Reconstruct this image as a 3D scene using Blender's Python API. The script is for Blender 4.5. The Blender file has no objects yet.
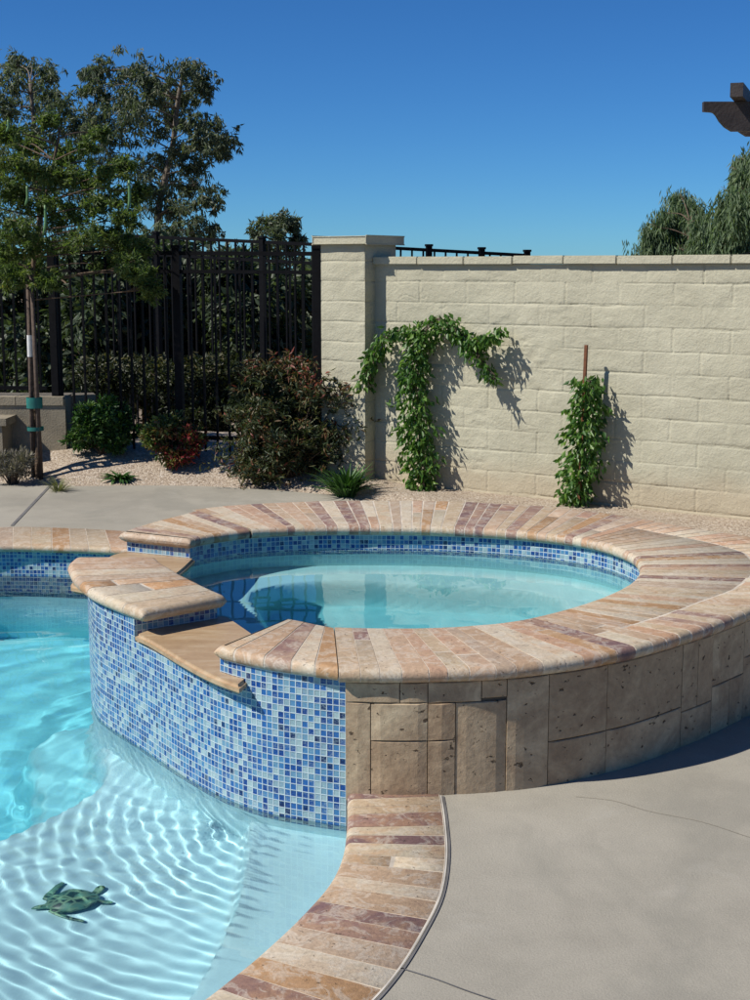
import bpy, bmesh, math, random
import numpy as np
from mathutils import Vector, Matrix, geometry
random.seed(7); RS = np.random.RandomState(11)
scene = bpy.context.scene
COL = scene.collection
R = math.radians

# ------------------------------------------------------------------ camera model (used to survey positions)
F = 1404.0; PITCH = math.atan(232/1404); CH = 1.69
def ray(px, py):
    x = (px-375)/F; v = -(py-500)/F
    return np.array([x, math.cos(PITCH)+v*math.sin(PITCH), -math.sin(PITCH)+v*math.cos(PITCH)])
def up(px, py, z=0.0):
    d = ray(px, py); t = (z-CH)/d[2]; return (d[0]*t, d[1]*t)
def atY(px, py, Y):
    d = ray(px, py); t = Y/d[1]; return Vector((d[0]*t, Y, CH+d[2]*t))
WZ = -0.12      # pool water level
SWZ = 0.305     # spa water level
def upr(px, py, zf, wz=WZ):       # survey of a point seen through the water
    d = ray(px, py); d = d/np.linalg.norm(d); t = (wz-CH)/d[2]
    p = np.array([0, 0, CH])+d*t
    h = d[:2]/1.33; hz = -math.sqrt(1-h[0]**2-h[1]**2)
    s = (zf-wz)/hz
    return (p[0]+h[0]*s, p[1]+h[1]*s)

# ------------------------------------------------------------------ object helpers
def tag(o, label=None, cat=None, group=None, kind=None):
    if label: o['label'] = label
    if cat: o['category'] = cat
    if group: o['group'] = group
    if kind: o['kind'] = kind
    return o
def empty(name, loc, label, cat, group=None):
    o = bpy.data.objects.new(name, None); o.location = loc; o.empty_display_size = .1
    COL.objects.link(o); return tag(o, label, cat, group)
def link(name, me, mat=None, parent=None):
    o = bpy.data.objects.new(name, me)
    if mat is not None and not me.materials: me.materials.append(mat)
    COL.objects.link(o)
    if parent is not None:
        o.parent = parent
        L = parent.location.copy() if parent.type == 'EMPTY' else Vector((0, 0, 0))
        o.matrix_parent_inverse = Matrix.Translation(-L)
    return o
def mesh(name, verts, faces, smooth=False, uvs=None, attr=None):
    me = bpy.data.meshes.new(name)
    me.from_pydata([tuple(map(float, v)) for v in verts], [], faces)
    if smooth: me.polygons.foreach_set('use_smooth', [True]*len(me.polygons))
    if uvs is not None:
        uv = me.uv_layers.new(name='UVMap')
        li = np.empty(len(me.loops), dtype=np.int32); me.loops.foreach_get('vertex_index', li)
        uv.data.foreach_set('uv', np.asarray(uvs, dtype=np.float32)[li].ravel())
    if attr is not None:
        for k, a in attr.items():
            at = me.attributes.new(k, 'FLOAT', 'FACE'); at.data.foreach_set('value', np.asarray(a, dtype=np.float32))
    me.update(); return me
def fast_mesh(name, V, Fa, smooth=False, rnd=None):
    V = np.asarray(V, dtype=np.float32); Fa = np.asarray(Fa, dtype=np.int32)
    me = bpy.data.meshes.new(name); k = Fa.shape[1]
    me.vertices.add(len(V)); me.vertices.foreach_set('co', V.ravel())
    me.loops.add(Fa.size); me.loops.foreach_set('vertex_index', Fa.ravel())
    me.polygons.add(len(Fa)); me.polygons.foreach_set('loop_start', np.arange(0, Fa.size, k, dtype=np.int32))
    if smooth: me.polygons.foreach_set('use_smooth', np.ones(len(Fa), dtype=bool))
    if rnd is not None:
        at = me.attributes.new('rnd', 'FLOAT', 'FACE'); at.data.foreach_set('value', np.asarray(rnd, dtype=np.float32))
    me.update(calc_edges=True); me.validate(); return me
class MB:
    def __init__(s): s.v = []; s.f = []; s.a = []; s.uv = []
    def add(s, vs, fs, a=0.0, uv=None):
        n = len(s.v); s.v += [tuple(v) for v in vs]; s.f += [tuple(i+n for i in f) for f in fs]; s.a += [a]*len(fs)
        s.uv += (uv if uv else [(v[0], v[1]) for v in vs])
    def box(s, c, h, rz=0.0, a=0.0):
        vs = []
        for sx in (-1, 1):
            for sy in (-1, 1):
                for sz in (-1, 1):
                    x, y = sx*h[0], sy*h[1]
                    vs.append((c[0]+x*math.cos(rz)-y*math.sin(rz), c[1]+x*math.sin(rz)+y*math.cos(rz), c[2]+sz*h[2]))
        s.add(vs, [(0, 1, 3, 2), (4, 6, 7, 5), (0, 4, 5, 1), (2, 3, 7, 6), (0, 2, 6, 4), (1, 5, 7, 3)], a)
    def tube(s, pts, rad, n=8, cap=True, a=0.0):
        pts = [Vector(p) for p in pts]; rings = []
        for i, p in enumerate(pts):
            d = (pts[min(i+1, len(pts)-1)]-pts[max(i-1, 0)]).normalized()
            x = d.orthogonal().normalized() if i == 0 else (x-d*x.dot(d)).normalized()
            y = d.cross(x); r = rad[i] if hasattr(rad, '__len__') else rad
            rings.append([p+(x*math.cos(2*math.pi*k/n)+y*math.sin(2*math.pi*k/n))*r for k in range(n)])
        vs = [v for rg in rings for v in rg]; fs = []
        for i in range(len(pts)-1):
            for k in range(n): fs.append((i*n+k, i*n+(k+1) % n, (i+1)*n+(k+1) % n, (i+1)*n+k))
        if cap: fs.append(tuple(range(n-1, -1, -1))); fs.append(tuple(range((len(pts)-1)*n, len(pts)*n)))
        s.add(vs, fs, a)
    def mesh(s, name, smooth=False): return mesh(name, s.v, s.f, smooth, s.uv, {'rnd': s.a})
def catmull(pts, n, closed=False):
    P = [np.array(p, float) for p in pts]; m = len(P); out = []
    segs = m if closed else m-1
    for i in range(segs):
        p1, p2 = P[i], P[(i+1) % m]
        p0 = P[(i-1) % m] if closed or i > 0 else 2*p1-p2
        p3 = P[(i+2) % m] if closed or i < m-2 else 2*p2-p1
        for k in range(n):
            t = k/n
            out.append(.5*((2*p1)+(-p0+p2)*t+(2*p0-5*p1+4*p2-p3)*t*t+(-p0+3*p1-3*p2+p3)*t**3))
    if not closed: out.append(P[-1])
    return np.array(out)
def arclen(P): return np.concatenate([[0], np.cumsum(np.linalg.norm(np.diff(P[:, :2], axis=0), axis=1))])
def resample(P, n):
    s = arclen(P); q = np.linspace(0, s[-1], n)
    return np.stack([np.interp(q, s, P[:, k]) for k in range(P.shape[1])], 1)
def strip(P, z0, z1, nz=1, mb=None, closed=False, u0=0.0):
    mb = mb or MB(); P = np.asarray(P)
    if closed: P = np.vstack([P, P[:1]])
    s = arclen(P)+u0; vs = []; uv = []; fs = []
    zs = np.linspace(z0, z1, nz+1)
    for i in range(len(P)):
        for z in zs: vs.append((P[i, 0], P[i, 1], z)); uv.append((s[i], z))
    m = nz+1
    for i in range(len(P)-1):
        for k in range(nz): fs.append((i*m+k, (i+1)*m+k, (i+1)*m+k+1, i*m+k+1))
    mb.add(vs, fs, 0, uv); return mb
def offset(P, d, closed=False):     # positive = to the left of travel
    P = np.asarray(P, float)
    if closed: T = np.roll(P, -1, 0)-np.roll(P, 1, 0)
    else: T = np.gradient(P, axis=0)
    T /= np.linalg.norm(T, axis=1)[:, None]+1e-9
    return P+np.stack([-T[:, 1], T[:, 0]], 1)*d
def flat_poly(loops, z):     # polygon with holes
    bm = bmesh.new()
    for L in loops:
        vs = [bm.verts.new((p[0], p[1], z)) for p in L]
        for i in range(len(vs)): bm.edges.new((vs[i], vs[(i+1) % len(vs)]))
    bmesh.ops.triangle_fill(bm, use_beauty=True, edges=bm.edges[:], normal=(0, 0, 1))
    bm.verts.index_update(); V = [tuple(v.co) for v in bm.verts]; Fq = []
    for f in bm.faces:
        t = [v.index for v in f.verts]; Fq.append(tuple(t) if f.normal.z > 0 else tuple(t[::-1]))
    bm.free(); return V, Fq
# numpy value noise
def vnoise(x, y, seed=0):
    xi = np.floor(x).astype(np.int64); yi = np.floor(y).astype(np.int64); xf = x-xi; yf = y-yi
    def h(a, b):
        n = (a*374761393+b*668265263+seed*1442695041) & 0xffffffff
        n = ((n ^ (n >> 13))*1274126177) & 0xffffffff
        return ((n ^ (n >> 16)) & 0xffff)/65535.0
    u = xf*xf*(3-2*xf); v = yf*yf*(3-2*yf)
    return (h(xi, yi)*(1-u)+h(xi+1, yi)*u)*(1-v)+(h(xi, yi+1)*(1-u)+h(xi+1, yi+1)*u)*v
def fbm(x, y, o=4, seed=0):
    r = 0; a = .5
    for i in range(o): r = r+a*vnoise(x*2**i, y*2**i, seed+i*7); a *= .5
    return r
def sdist(X, Y, poly):       # signed distance to polygon, positive inside
    P = np.asarray(poly); d = np.full(X.shape, 1e9); ins = np.zeros(X.shape, bool)
    for i in range(len(P)):
        a = P[i]; b = P[(i+1) % len(P)]; e = b-a
        t = np.clip(((X-a[0])*e[0]+(Y-a[1])*e[1])/(e@e+1e-12), 0, 1)
        d = np.minimum(d, np.hypot(X-a[0]-t*e[0], Y-a[1]-t*e[1]))
        c = ((a[1] > Y) != (b[1] > Y)) & (X < (b[0]-a[0])*(Y-a[1])/(b[1]-a[1]+1e-12)+a[0])
        ins ^= c
    return np.where(ins, d, -d)
def sstep(a, b, x):
    t = np.clip((x-a)/(b-a), 0, 1); return t*t*(3-2*t)

# ------------------------------------------------------------------ material helpers
class NT:
    def __init__(s, name):
        s.m = bpy.data.materials.new(name); s.m.use_nodes = True; s.t = s.m.node_tree; s.n = s.t.nodes; s.l = s.t.links
        s.b = s.n['Principled BSDF']; s.out = s.n['Material Output']
    def new(s, ty, **k):
        n = s.n.new(ty)
        for a, v in k.items(): setattr(n, a, v)
        return n
    def lk(s, a, b): s.l.new(a, b)
    def coord(s, kind='Object'): return s.new('ShaderNodeTexCoord').outputs[kind]
    def pos(s): return s.new('ShaderNodeNewGeometry').outputs['Position']
    def noise(s, vec, scale, detail=4, rough=.55, dist=0, out='Fac'):
        n = s.new('ShaderNodeTexNoise'); n.inputs['Scale'].default_value = scale; n.inputs['Detail'].default_value = detail
        n.inputs['Roughness'].default_value = rough; n.inputs['Distortion'].default_value = dist
        if vec is not None: s.lk(vec, n.inputs['Vector'])
        return n.outputs[out]
    def ramp(s, fac, stops, interp='LINEAR'):
        n = s.new('ShaderNodeValToRGB'); cr = n.color_ramp; cr.interpolation = interp
        while len(cr.elements) < len(stops): cr.elements.new(.5)
        for e, (p, c) in zip(cr.elements, stops): e.position = p; e.color = (c, c, c, 1) if isinstance(c, (int, float)) else (*c, 1)
        s.lk(fac, n.inputs[0]); return n.outputs[0]
    def mix(s, fac, a, b, mode='MIX'):
        n = s.new('ShaderNodeMix', data_type='RGBA', blend_type=mode)
        for v, i in ((fac, 0), (a, 6), (b, 7)):
            if isinstance(v, (int, float)): n.inputs[i].default_value = v if i == 0 else (v, v, v, 1)
            elif isinstance(v, tuple): n.inputs[i].default_value = (*v, 1)
            else: s.lk(v, n.inputs[i])
        return n.outputs[2]
    def math(s, op, a, b=None, c=None):
        n = s.new('ShaderNodeMath', operation=op)
        for i, v in enumerate((a, b, c)):
            if v is None: continue
            if isinstance(v, (int, float)): n.inputs[i].default_value = v
            else: s.lk(v, n.inputs[i])
        return n.outputs[0]
    def vscale(s, v, sc):
        n = s.new('ShaderNodeMapping'); s.lk(v, n.inputs['Vector']); n.inputs['Scale'].default_value = sc; return n.outputs[0]
    def attr(s, name): return s.new('ShaderNodeAttribute', attribute_name=name).outputs['Fac']
    def bump(s, h, dist=.01, strength=1.0, nrm=None):
        n = s.new('ShaderNodeBump'); n.inputs['Distance'].default_value = dist; n.inputs['Strength'].default_value = strength
        s.lk(h, n.inputs['Height'])
        if nrm is not None: s.lk(nrm, n.inputs['Normal'])
        s.lk(n.outputs[0], s.b.inputs['Normal']); return n.outputs[0]
    def col(s, c):
        if isinstance(c, tuple): s.b.inputs['Base Color'].default_value = (*c, 1)
        else: s.lk(c, s.b.inputs['Base Color'])
    def set(s, **k):
        for a, v in k.items():
            i = s.b.inputs[a.replace('_', ' ')]
            if isinstance(v, (int, float)): i.default_value = v
            else: s.lk(v, i)
def simple(name, c, rough=.6, spec=.5, ns=8, amt=.25, bump=0, bs=60):
    t = NT(name); n = t.noise(t.pos(), ns, 5)
    t.col(t.mix(1.0, c, t.ramp(n, [(.3, 1-amt), (.7, 1+amt)]), 'MULTIPLY'))
    t.set(Roughness=rough); t.b.inputs['Specular IOR Level'].default_value = spec
    if bump: t.bump(t.noise(t.pos(), bs, 4), bump)
    return t.m

def m_concrete():
    t = NT('concrete'); p = t.pos()
    a = t.noise(p, .7, 6, .6); b = t.noise(p, 5, 6, .65); c = t.noise(p, 160, 3, .7)
    base = t.ramp(a, [(.3, (.27, .25, .205)), (.5, (.315, .292, .24)), (.75, (.355, .33, .275))])
    base = t.mix(.55, base, t.ramp(b, [(.25, .80), (.5, 1.0), (.75, 1.12)]), 'MULTIPLY')
    base = t.mix(.6, base, t.ramp(c, [(.3, .80), (.5, 1.0), (.72, 1.15)]), 'MULTIPLY')
    st = t.noise(t.vscale(p, (1, .6, 1)), 1.9, 7, .62, .6); base = t.mix(t.ramp(st, [(.48, 0.0), (.60, .42)]), base, (.22, .21, .175))
    base = t.mix(t.ramp(t.noise(p, 3.4, 6, .6, .3), [(.60, 0.0), (.70, .22)]), base, (.42, .40, .35))
    v = t.new('ShaderNodeTexVoronoi'); v.inputs['Scale'].default_value = 2.3; t.lk(p, v.inputs['Vector'])
    sp = t.math('LESS_THAN', v.outputs['Distance'], .028)
    gate = t.math('GREATER_THAN', t.noise(p, 1.1, 1), .55)
    base = t.mix(t.math('MULTIPLY', t.math('MULTIPLY', sp, gate), .75), base, (.05, .045, .04))
    t.col(base); t.set(Roughness=.85); t.b.inputs['Specular IOR Level'].default_value = .25
    t.bump(t.math('ADD', t.math('MULTIPLY', c, .6), b), .004, .6); return t.m
def m_travertine(name='travertine_paver', dull=1.0):
    t = NT(name); p = t.pos(); r = t.attr('rnd')
    pal = t.ramp(r, [(.0, (.38, .26, .165)), (.10, (.41, .255, .165)), (.20, (.42, .33, .215)), (.32, (.47, .40, .285)), (.44, (.235, .14, .115)),
                     (.53, (.40, .305, .20)), (.64, (.50, .43, .32)), (.74, (.36, .21, .10)), (.82, (.43, .29, .19)), (.89, (.17, .10, .095)), (.95, (.37, .275, .195))], 'CONSTANT')
    off = t.new('ShaderNodeCombineXYZ'); t.lk(t.math('MULTIPLY', r, 37.0), off.inputs[0]); t.lk(t.math('MULTIPLY', r, 91.0), off.inputs[2])
    pv = t.new('ShaderNodeVectorMath', operation='ADD'); t.lk(p, pv.inputs[0]); t.lk(off.outputs[0], pv.inputs[1]); pv = pv.outputs[0]
    cl = t.noise(pv, 6, 5, .6, 1.2); ve = t.noise(pv, 15, 7, .68, .9); fi = t.noise(pv, 70, 4, .7)
    c = t.mix(t.ramp(cl, [(.40, 0.0), (.62, .55)]), pal, t.mix(t.math('FRACT', t.math('MULTIPLY', r, 7.3)), (.46, .36, .25), (.43, .24, .115)))
    c = t.mix(t.ramp(ve, [(.50, 0.0), (.58, .45), (.65, .0)]), c, (.58, .53, .44))
    c = t.mix(t.ramp(ve, [(.30, .55), (.40, .0)]), c, (.17, .10, .08))
    c = t.mix(.7, c, t.ramp(fi, [(.3, .74), (.62, 1.14)]), 'MULTIPLY')
    pit = t.ramp(t.noise(pv, 55, 5, .7), [(.30, 0.0), (.36, 1.0)])
    c = t.mix(pit, t.mix(1.0, c, (.55, .5, .45), 'MULTIPLY'), c)
    t.col(c); t.set(Roughness=.62); t.b.inputs['Specular IOR Level'].default_value = .4
    h = t.math('ADD', t.math('MULTIPLY', pit, .8), t.math('MULTIPLY', fi, .5)); t.bump(h, .004, 1.0); return t.m
def m_stone():
    t = NT('stone_cladding'); p = t.pos(); r = t.attr('rnd')
    pal = t.ramp(r, [(0, (.49, .36, .225)), (.25, (.55, .43, .28)), (.5, (.42, .31, .195)), (.7, (.58, .46, .30)), (1, (.47, .35, .22))])
    off = t.new('ShaderNodeCombineXYZ'); t.lk(t.math('MULTIPLY', r, 53.0), off.inputs[1])
    pv = t.new('ShaderNodeVectorMath', operation='ADD'); t.lk(p, pv.inputs[0]); t.lk(off.outputs[0], pv.inputs[1]); pv = pv.outputs[0]
    cl = t.noise(pv, 5, 6, .65, .8); fi = t.noise(pv, 45, 5, .7)
    c = t.mix(t.ramp(cl, [(.35, .0), (.62, .75)]), pal, (.27, .18, .11))
    c = t.mix(.8, c, t.ramp(fi, [(.3, .78), (.7, 1.15)]), 'MULTIPLY')
    sq = t.vscale(pv, (1, 1, 1.5))
    pits = t.noise(sq, 34, 3, .55); hole = t.ramp(pits, [(.285, 0.0), (.335, 1.0)])
    big = t.ramp(t.noise(sq, 16, 6, .7), [(.29, 0.0), (.34, 1.0)])
    hole = t.math('MULTIPLY', hole, big)
    c = t.mix(hole, (.10, .07, .045), c)
    t.col(c); t.set(Roughness=.85); t.b.inputs['Specular IOR Level'].default_value = .25
    t.bump(t.math('ADD', hole, t.math('MULTIPLY', fi, .35)), .008, .9); return t.m
def m_tile():
    t = NT('glass_mosaic_tile'); uv = t.new('ShaderNodeUVMap').outputs[0]
    S = 1/.0222
    sx = t.new('ShaderNodeSeparateXYZ'); m = t.vscale(uv, (S, S, 1)); t.lk(m, sx.inputs[0])
    fx = t.math('FRACT', sx.outputs[0]); fy = t.math('FRACT', sx.outputs[1])
    ix = t.math('FLOOR', sx.outputs[0]); iy = t.math('FLOOR', sx.outputs[1])
    cb = t.new('ShaderNodeCombineXYZ'); t.lk(ix, cb.inputs[0]); t.lk(iy, cb.inputs[1])
    wn = t.new('ShaderNodeTexWhiteNoise', noise_dimensions='3D'); t.lk(cb.outputs[0], wn.inputs['Vector'])
    w2v = t.new('ShaderNodeVectorMath', operation='ADD'); t.lk(cb.outputs[0], w2v.inputs[0]); w2v.inputs[1].default_value = (17.3, 5.1, 3.3)
    wn2 = t.new('ShaderNodeTexWhiteNoise', noise_dimensions='3D'); t.lk(w2v.outputs[0], wn2.inputs['Vector'])
    col = t.ramp(wn.outputs['Value'], [(0, (.44, .52, .50)), (.12, (.20, .34, .42)), (.22, (.07, .21, .40)), (.34, (.36, .45, .44)), (.42, (.028, .12, .34)),
                   (.60, (.010, .060, .25)), (.73, (.14, .29, .42)), (.80, (.010, .045, .21)), (.91, (.30, .39, .41)), (.95, (.006, .018, .09))], 'CONSTANT')
    st = t.noise(t.vscale(m, (.9, 2.2, 1)), 1.3, 4, .6, 1.5)
    col = t.mix(t.ramp(st, [(.46, .0), (.62, .45)]), col, t.mix(t.ramp(wn2.outputs['Value'], [(.4, 0.0), (.6, 1.0)]), (.38, .47, .47), (.045, .17, .40)))
    def edge(f): return t.math('MINIMUM', f, t.math('SUBTRACT', 1.0, f))
    e = t.math('MINIMUM', edge(fx), edge(fy)); g = t.ramp(e, [(.05, 0.0), (.085, 1.0)])
    # this lower grout tone keeps the joints readable at distance
    col = t.mix(1.0, col, (.70, .80, .86), 'MULTIPLY')
    col = t.mix(g, (.47, .55, .57), col); t.col(col)
    rg = t.mix(g, .7, t.ramp(wn2.outputs['Value'], [(0, .12), (1, .3)])); t.lk(rg, t.b.inputs['Roughness'])
    tilt = t.math('MULTIPLY', wn2.outputs['Value'], t.math('ADD', fx, fy))
    h = t.math('ADD', t.ramp(e, [(.03, 0.0), (.14, 1.0)]), t.math('MULTIPLY', tilt, .35)); t.bump(h, .0016, .8); return t.m
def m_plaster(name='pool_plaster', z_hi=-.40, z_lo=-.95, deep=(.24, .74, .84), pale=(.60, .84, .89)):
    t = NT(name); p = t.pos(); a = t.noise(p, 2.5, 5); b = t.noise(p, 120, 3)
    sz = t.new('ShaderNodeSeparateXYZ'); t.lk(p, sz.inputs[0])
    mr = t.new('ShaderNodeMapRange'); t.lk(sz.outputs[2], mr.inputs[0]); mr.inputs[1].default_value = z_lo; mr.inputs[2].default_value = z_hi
    c = t.mix(mr.outputs[0], deep, pale)      # bluer with depth: the water's light absorption painted into the plaster colour
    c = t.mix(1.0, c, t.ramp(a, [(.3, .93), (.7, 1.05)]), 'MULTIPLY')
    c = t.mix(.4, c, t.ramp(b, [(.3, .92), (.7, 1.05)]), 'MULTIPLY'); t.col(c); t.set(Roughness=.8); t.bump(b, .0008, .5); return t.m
def m_water(name, absorb=1.5, bump=False):
    t = NT(name); t.n.remove(t.b)
    g = t.new('ShaderNodeBsdfGlass'); g.inputs['IOR'].default_value = 1.333; g.inputs['Roughness'].default_value = 0
    g.inputs['Color'].default_value = (.88, .985, 1.0, 1)
    t.lk(g.outputs[0], t.out.inputs['Surface'])
    return t.m
def m_block():
    t = NT('painted_slump_block'); p = t.pos(); a = t.noise(p, 1.6, 6, .6); b = t.noise(p, 9, 6, .65); c = t.noise(p, 55, 5, .7)
    col = t.ramp(a, [(.3, (.39, .368, .27)), (.7, (.47, .447, .335))])
    col = t.mix(.5, col, t.ramp(b, [(.3, .86), (.7, 1.08)]), 'MULTIPLY')
    sz = t.new('ShaderNodeSeparateXYZ'); t.lk(p, sz.inputs[0])
    dz = t.math('ADD', sz.outputs[2], t.math('MULTIPLY', t.noise(p, 2.2, 4), -.35))     # splash dirt near the gravel
    col = t.mix(t.ramp(dz, [(-.0, .38), (.16, 0.0)]), col, (.42, .31, .20))
    t.col(col); t.set(Roughness=.85); t.b.inputs['Specular IOR Level'].default_value = .25
    t.bump(t.math('ADD', b, t.math('MULTIPLY', c, .6)), .012, .8); return t.m
def m_gravel():
    t = NT('gravel'); p = t.pos(); v = t.new('ShaderNodeTexVoronoi'); v.inputs['Scale'].default_value = 75; t.lk(p, v.inputs['Vector'])
    c = t.ramp(t.new('ShaderNodeSeparateColor').outputs[0], [(0, .5), (1, .5)])
    sep = t.new('ShaderNodeSeparateColor'); t.lk(v.outputs['Color'], sep.inputs[0])
    c = t.ramp(sep.outputs[0], [(0, (.22, .165, .12)), (.35, (.33, .26, .19)), (.7, (.39, .32, .24)), (1, (.46, .40, .33))])
    c = t.mix(.6, c, t.ramp(t.noise(p, 2, 5), [(.3, .8), (.7, 1.1)]), 'MULTIPLY')
    t.col(c); t.set(Roughness=.9); inv = t.math('SUBTRACT', 1.0, v.outputs['Distance']); t.bump(inv, .008, .7); return t.m
def m_leaf(name, stops, trans=.35, rough=.5, spec=.4):
    t = NT(name); r = t.attr('rnd'); c = t.ramp(r, stops); t.col(c); t.set(Roughness=rough); t.b.inputs['Specular IOR Level'].default_value = spec
    tr = t.new('ShaderNodeBsdfTranslucent'); t.lk(t.mix(1.0, c, (1.25, 1.35, .6), 'MULTIPLY'), tr.inputs['Color'])
    mx = t.new('ShaderNodeMixShader'); mx.inputs[0].default_value = trans; t.lk(t.b.outputs[0], mx.inputs[1]); t.lk(tr.outputs[0], mx.inputs[2])
    t.lk(mx.outputs[0], t.out.inputs['Surface']); return t.m
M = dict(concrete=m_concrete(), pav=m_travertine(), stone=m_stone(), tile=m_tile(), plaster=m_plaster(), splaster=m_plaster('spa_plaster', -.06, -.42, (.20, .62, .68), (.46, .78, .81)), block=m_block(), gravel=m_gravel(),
         grout=simple('grout', (.50, .44, .36), .9, .2), joint=simple('dark_joint', (.10, .08, .06), .9, .2),
         mastic=simple('mastic', (.13, .125, .12), .8), mastic_edge=simple('joint_lip', (.48, .45, .40), .85),
         slab=None, iron=simple('black_iron', (.005, .005, .006), .55, .08, 30, .3),
         bark=simple('bark', (.12, .085, .06), .9, .2, 30, .4, .01, 40), pale_bark=simple('pale_bark', (.15, .125, .10), .85, .2, 20, .4, .01, 30),
         stake=simple('stake_wood', (.095, .07, .055), .85, .2, 30, .3, .004), redwood=simple('redwood', (.15, .062, .032), .8, .2, 20, .3, .003),
         tie=simple('green_tie', (.010, .13, .11), .5), label=simple('white_tag', (.62, .62, .60), .5, .4, 30, .1),
         pergola=simple('pergola_wood', (.038, .030, .028), .6, .4, 14, .3, .003, 50),
         earth=simple('earth', (.22, .17, .12), .95, .1, 1.5, .3, .03, 10), stucco=simple('stucco', (.26, .225, .165), .9, .2, 5, .2, .004, 90))
def m_slab():
    t = NT('golden_travertine'); p = t.pos(); s = t.vscale(p, (2.2, 6, 6)); a = t.noise(s, 2.2, 6, .6, .8); b = t.noise(p, 60, 4)
    c = t.ramp(a, [(.28, (.30, .19, .10)), (.5, (.40, .275, .155)), (.72, (.47, .36, .23))]); c = t.mix(.5, c, t.ramp(b, [(.3, .88), (.7, 1.08)]), 'MULTIPLY')
    t.col(c); t.set(Roughness=.4); t.bump(b, .0015, .5); return t.m
M['slab'] = m_slab()
M['euc'] = m_leaf('eucalyptus_leaf', [(0, (.06, .085, .05)), (.5, (.10, .13, .078)), (.85, (.16, .185, .12)), (1, (.24, .22, .15))], .42)
M['young'] = m_leaf('feathery_leaf', [(0, (.05, .09, .025)), (.5, (.10, .15, .04)), (.9, (.16, .20, .06)), (1, (.28, .22, .08))], .48)
M['dark'] = m_leaf('dark_leaf', [(0, (.025, .04, .022)), (.6, (.05, .075, .036)), (1, (.10, .125, .06))], .35)
M['yel'] = m_leaf('autumn_leaf', [(0, (.015, .025, .010)), (.6, (.035, .045, .016)), (.85, (.10, .09, .035)), (1, (.18, .145, .065))], .3)
M['vine'] = m_leaf('vine_leaf', [(0, (.035, .10, .018)), (.6, (.08, .18, .035)), (1, (.18, .29, .07))], .42, .4, .4)
M['bush'] = m_leaf('bush_leaf', [(0, (.02, .06, .012)), (.6, (.045, .11, .022)), (1, (.12, .19, .05))], .3)
M['nand'] = m_leaf('nandina_leaf', [(0, (.02, .035, .016)), (.4, (.045, .065, .024)), (.6, (.10, .10, .035)), (.75, (.14, .07, .035)), (1, (.22, .045, .035))], .25)
M['redb'] = m_leaf('red_green_leaf', [(0, (.03, .065, .018)), (.45, (.10, .14, .035)), (.6, (.20, .14, .05)), (.75, (.22, .05, .04)), (1, (.28, .025, .03))], .3)
M['agap'] = m_leaf('strap_leaf', [(0, (.025, .075, .02)), (1, (.07, .16, .035))], .2)
M['grey'] = m_leaf('grey_leaf', [(0, (.15, .14, .11)), (1, (.30, .27, .22))], .2)
M['grass'] = m_leaf('tuft_leaf', [(0, (.12, .14, .06)), (1, (.26, .26, .13))], .3)
M['pepper'] = m_leaf('pepper_leaf', [(0, (.11, .17, .09)), (.6, (.17, .24, .13)), (1, (.26, .32, .19))], .5)
M['pod'] = simple('pod', (.10, .20, .07), .5)

# ================================================================== PLAN CURVES
W = [(-.095, 4.378), (-.25, 4.437), (-.386, 4.508), (-.53, 4.637), (-.70, 4.855), (-.885, 5.13), (-1.02, 5.325), (-1.08, 5.415), (-1.14, 5.535), (-1.205, 5.744),
     (-1.24, 5.95), (-1.25, 6.2), (-1.225, 6.45), (-1.16, 6.72), (-1.06, 7.0), (-.93, 7.25)]
W = catmull(W, 6)
B = [(-.93, 7.25), (-.90, 7.38), (-.52, 7.52), (-.19, 7.585), (.3, 7.585), (.68, 7.485), (.99, 7.35), (1.27, 7.11), (1.54, 6.78), (1.80, 6.5), (1.93, 6.2), (1.85, 5.8), (1.66, 5.45),
     (1.447, 5.20), (1.184, 4.91), (.919, 4.66), (.76, 4.545), (.58, 4.445), (.41, 4.385), (.211, 4.352), (.05, 4.345), (-.095, 4.36)]
B = np.vstack([catmull(B[1:], 6)])
I = [(-.872, 6.498), (-.612, 6.74), (-.173, 6.83), (.368, 6.80), (.798, 6.64), (1.049, 6.40), (1.145, 6.1), (1.10, 5.72), (.873, 5.316), (.691, 5.106), (.45, 4.925),
     (.16, 4.855), (-.143, 4.868), (-.315, 4.999), (-.578, 5.349), (-.80, 5.75), (-.93, 6.14)]
Ic = catmull(I, 6, True)
Iw = offset(Ic, .035, True)      # wall of the basin, behind the coping nose (loop runs clockwise -> left is outside)

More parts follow.
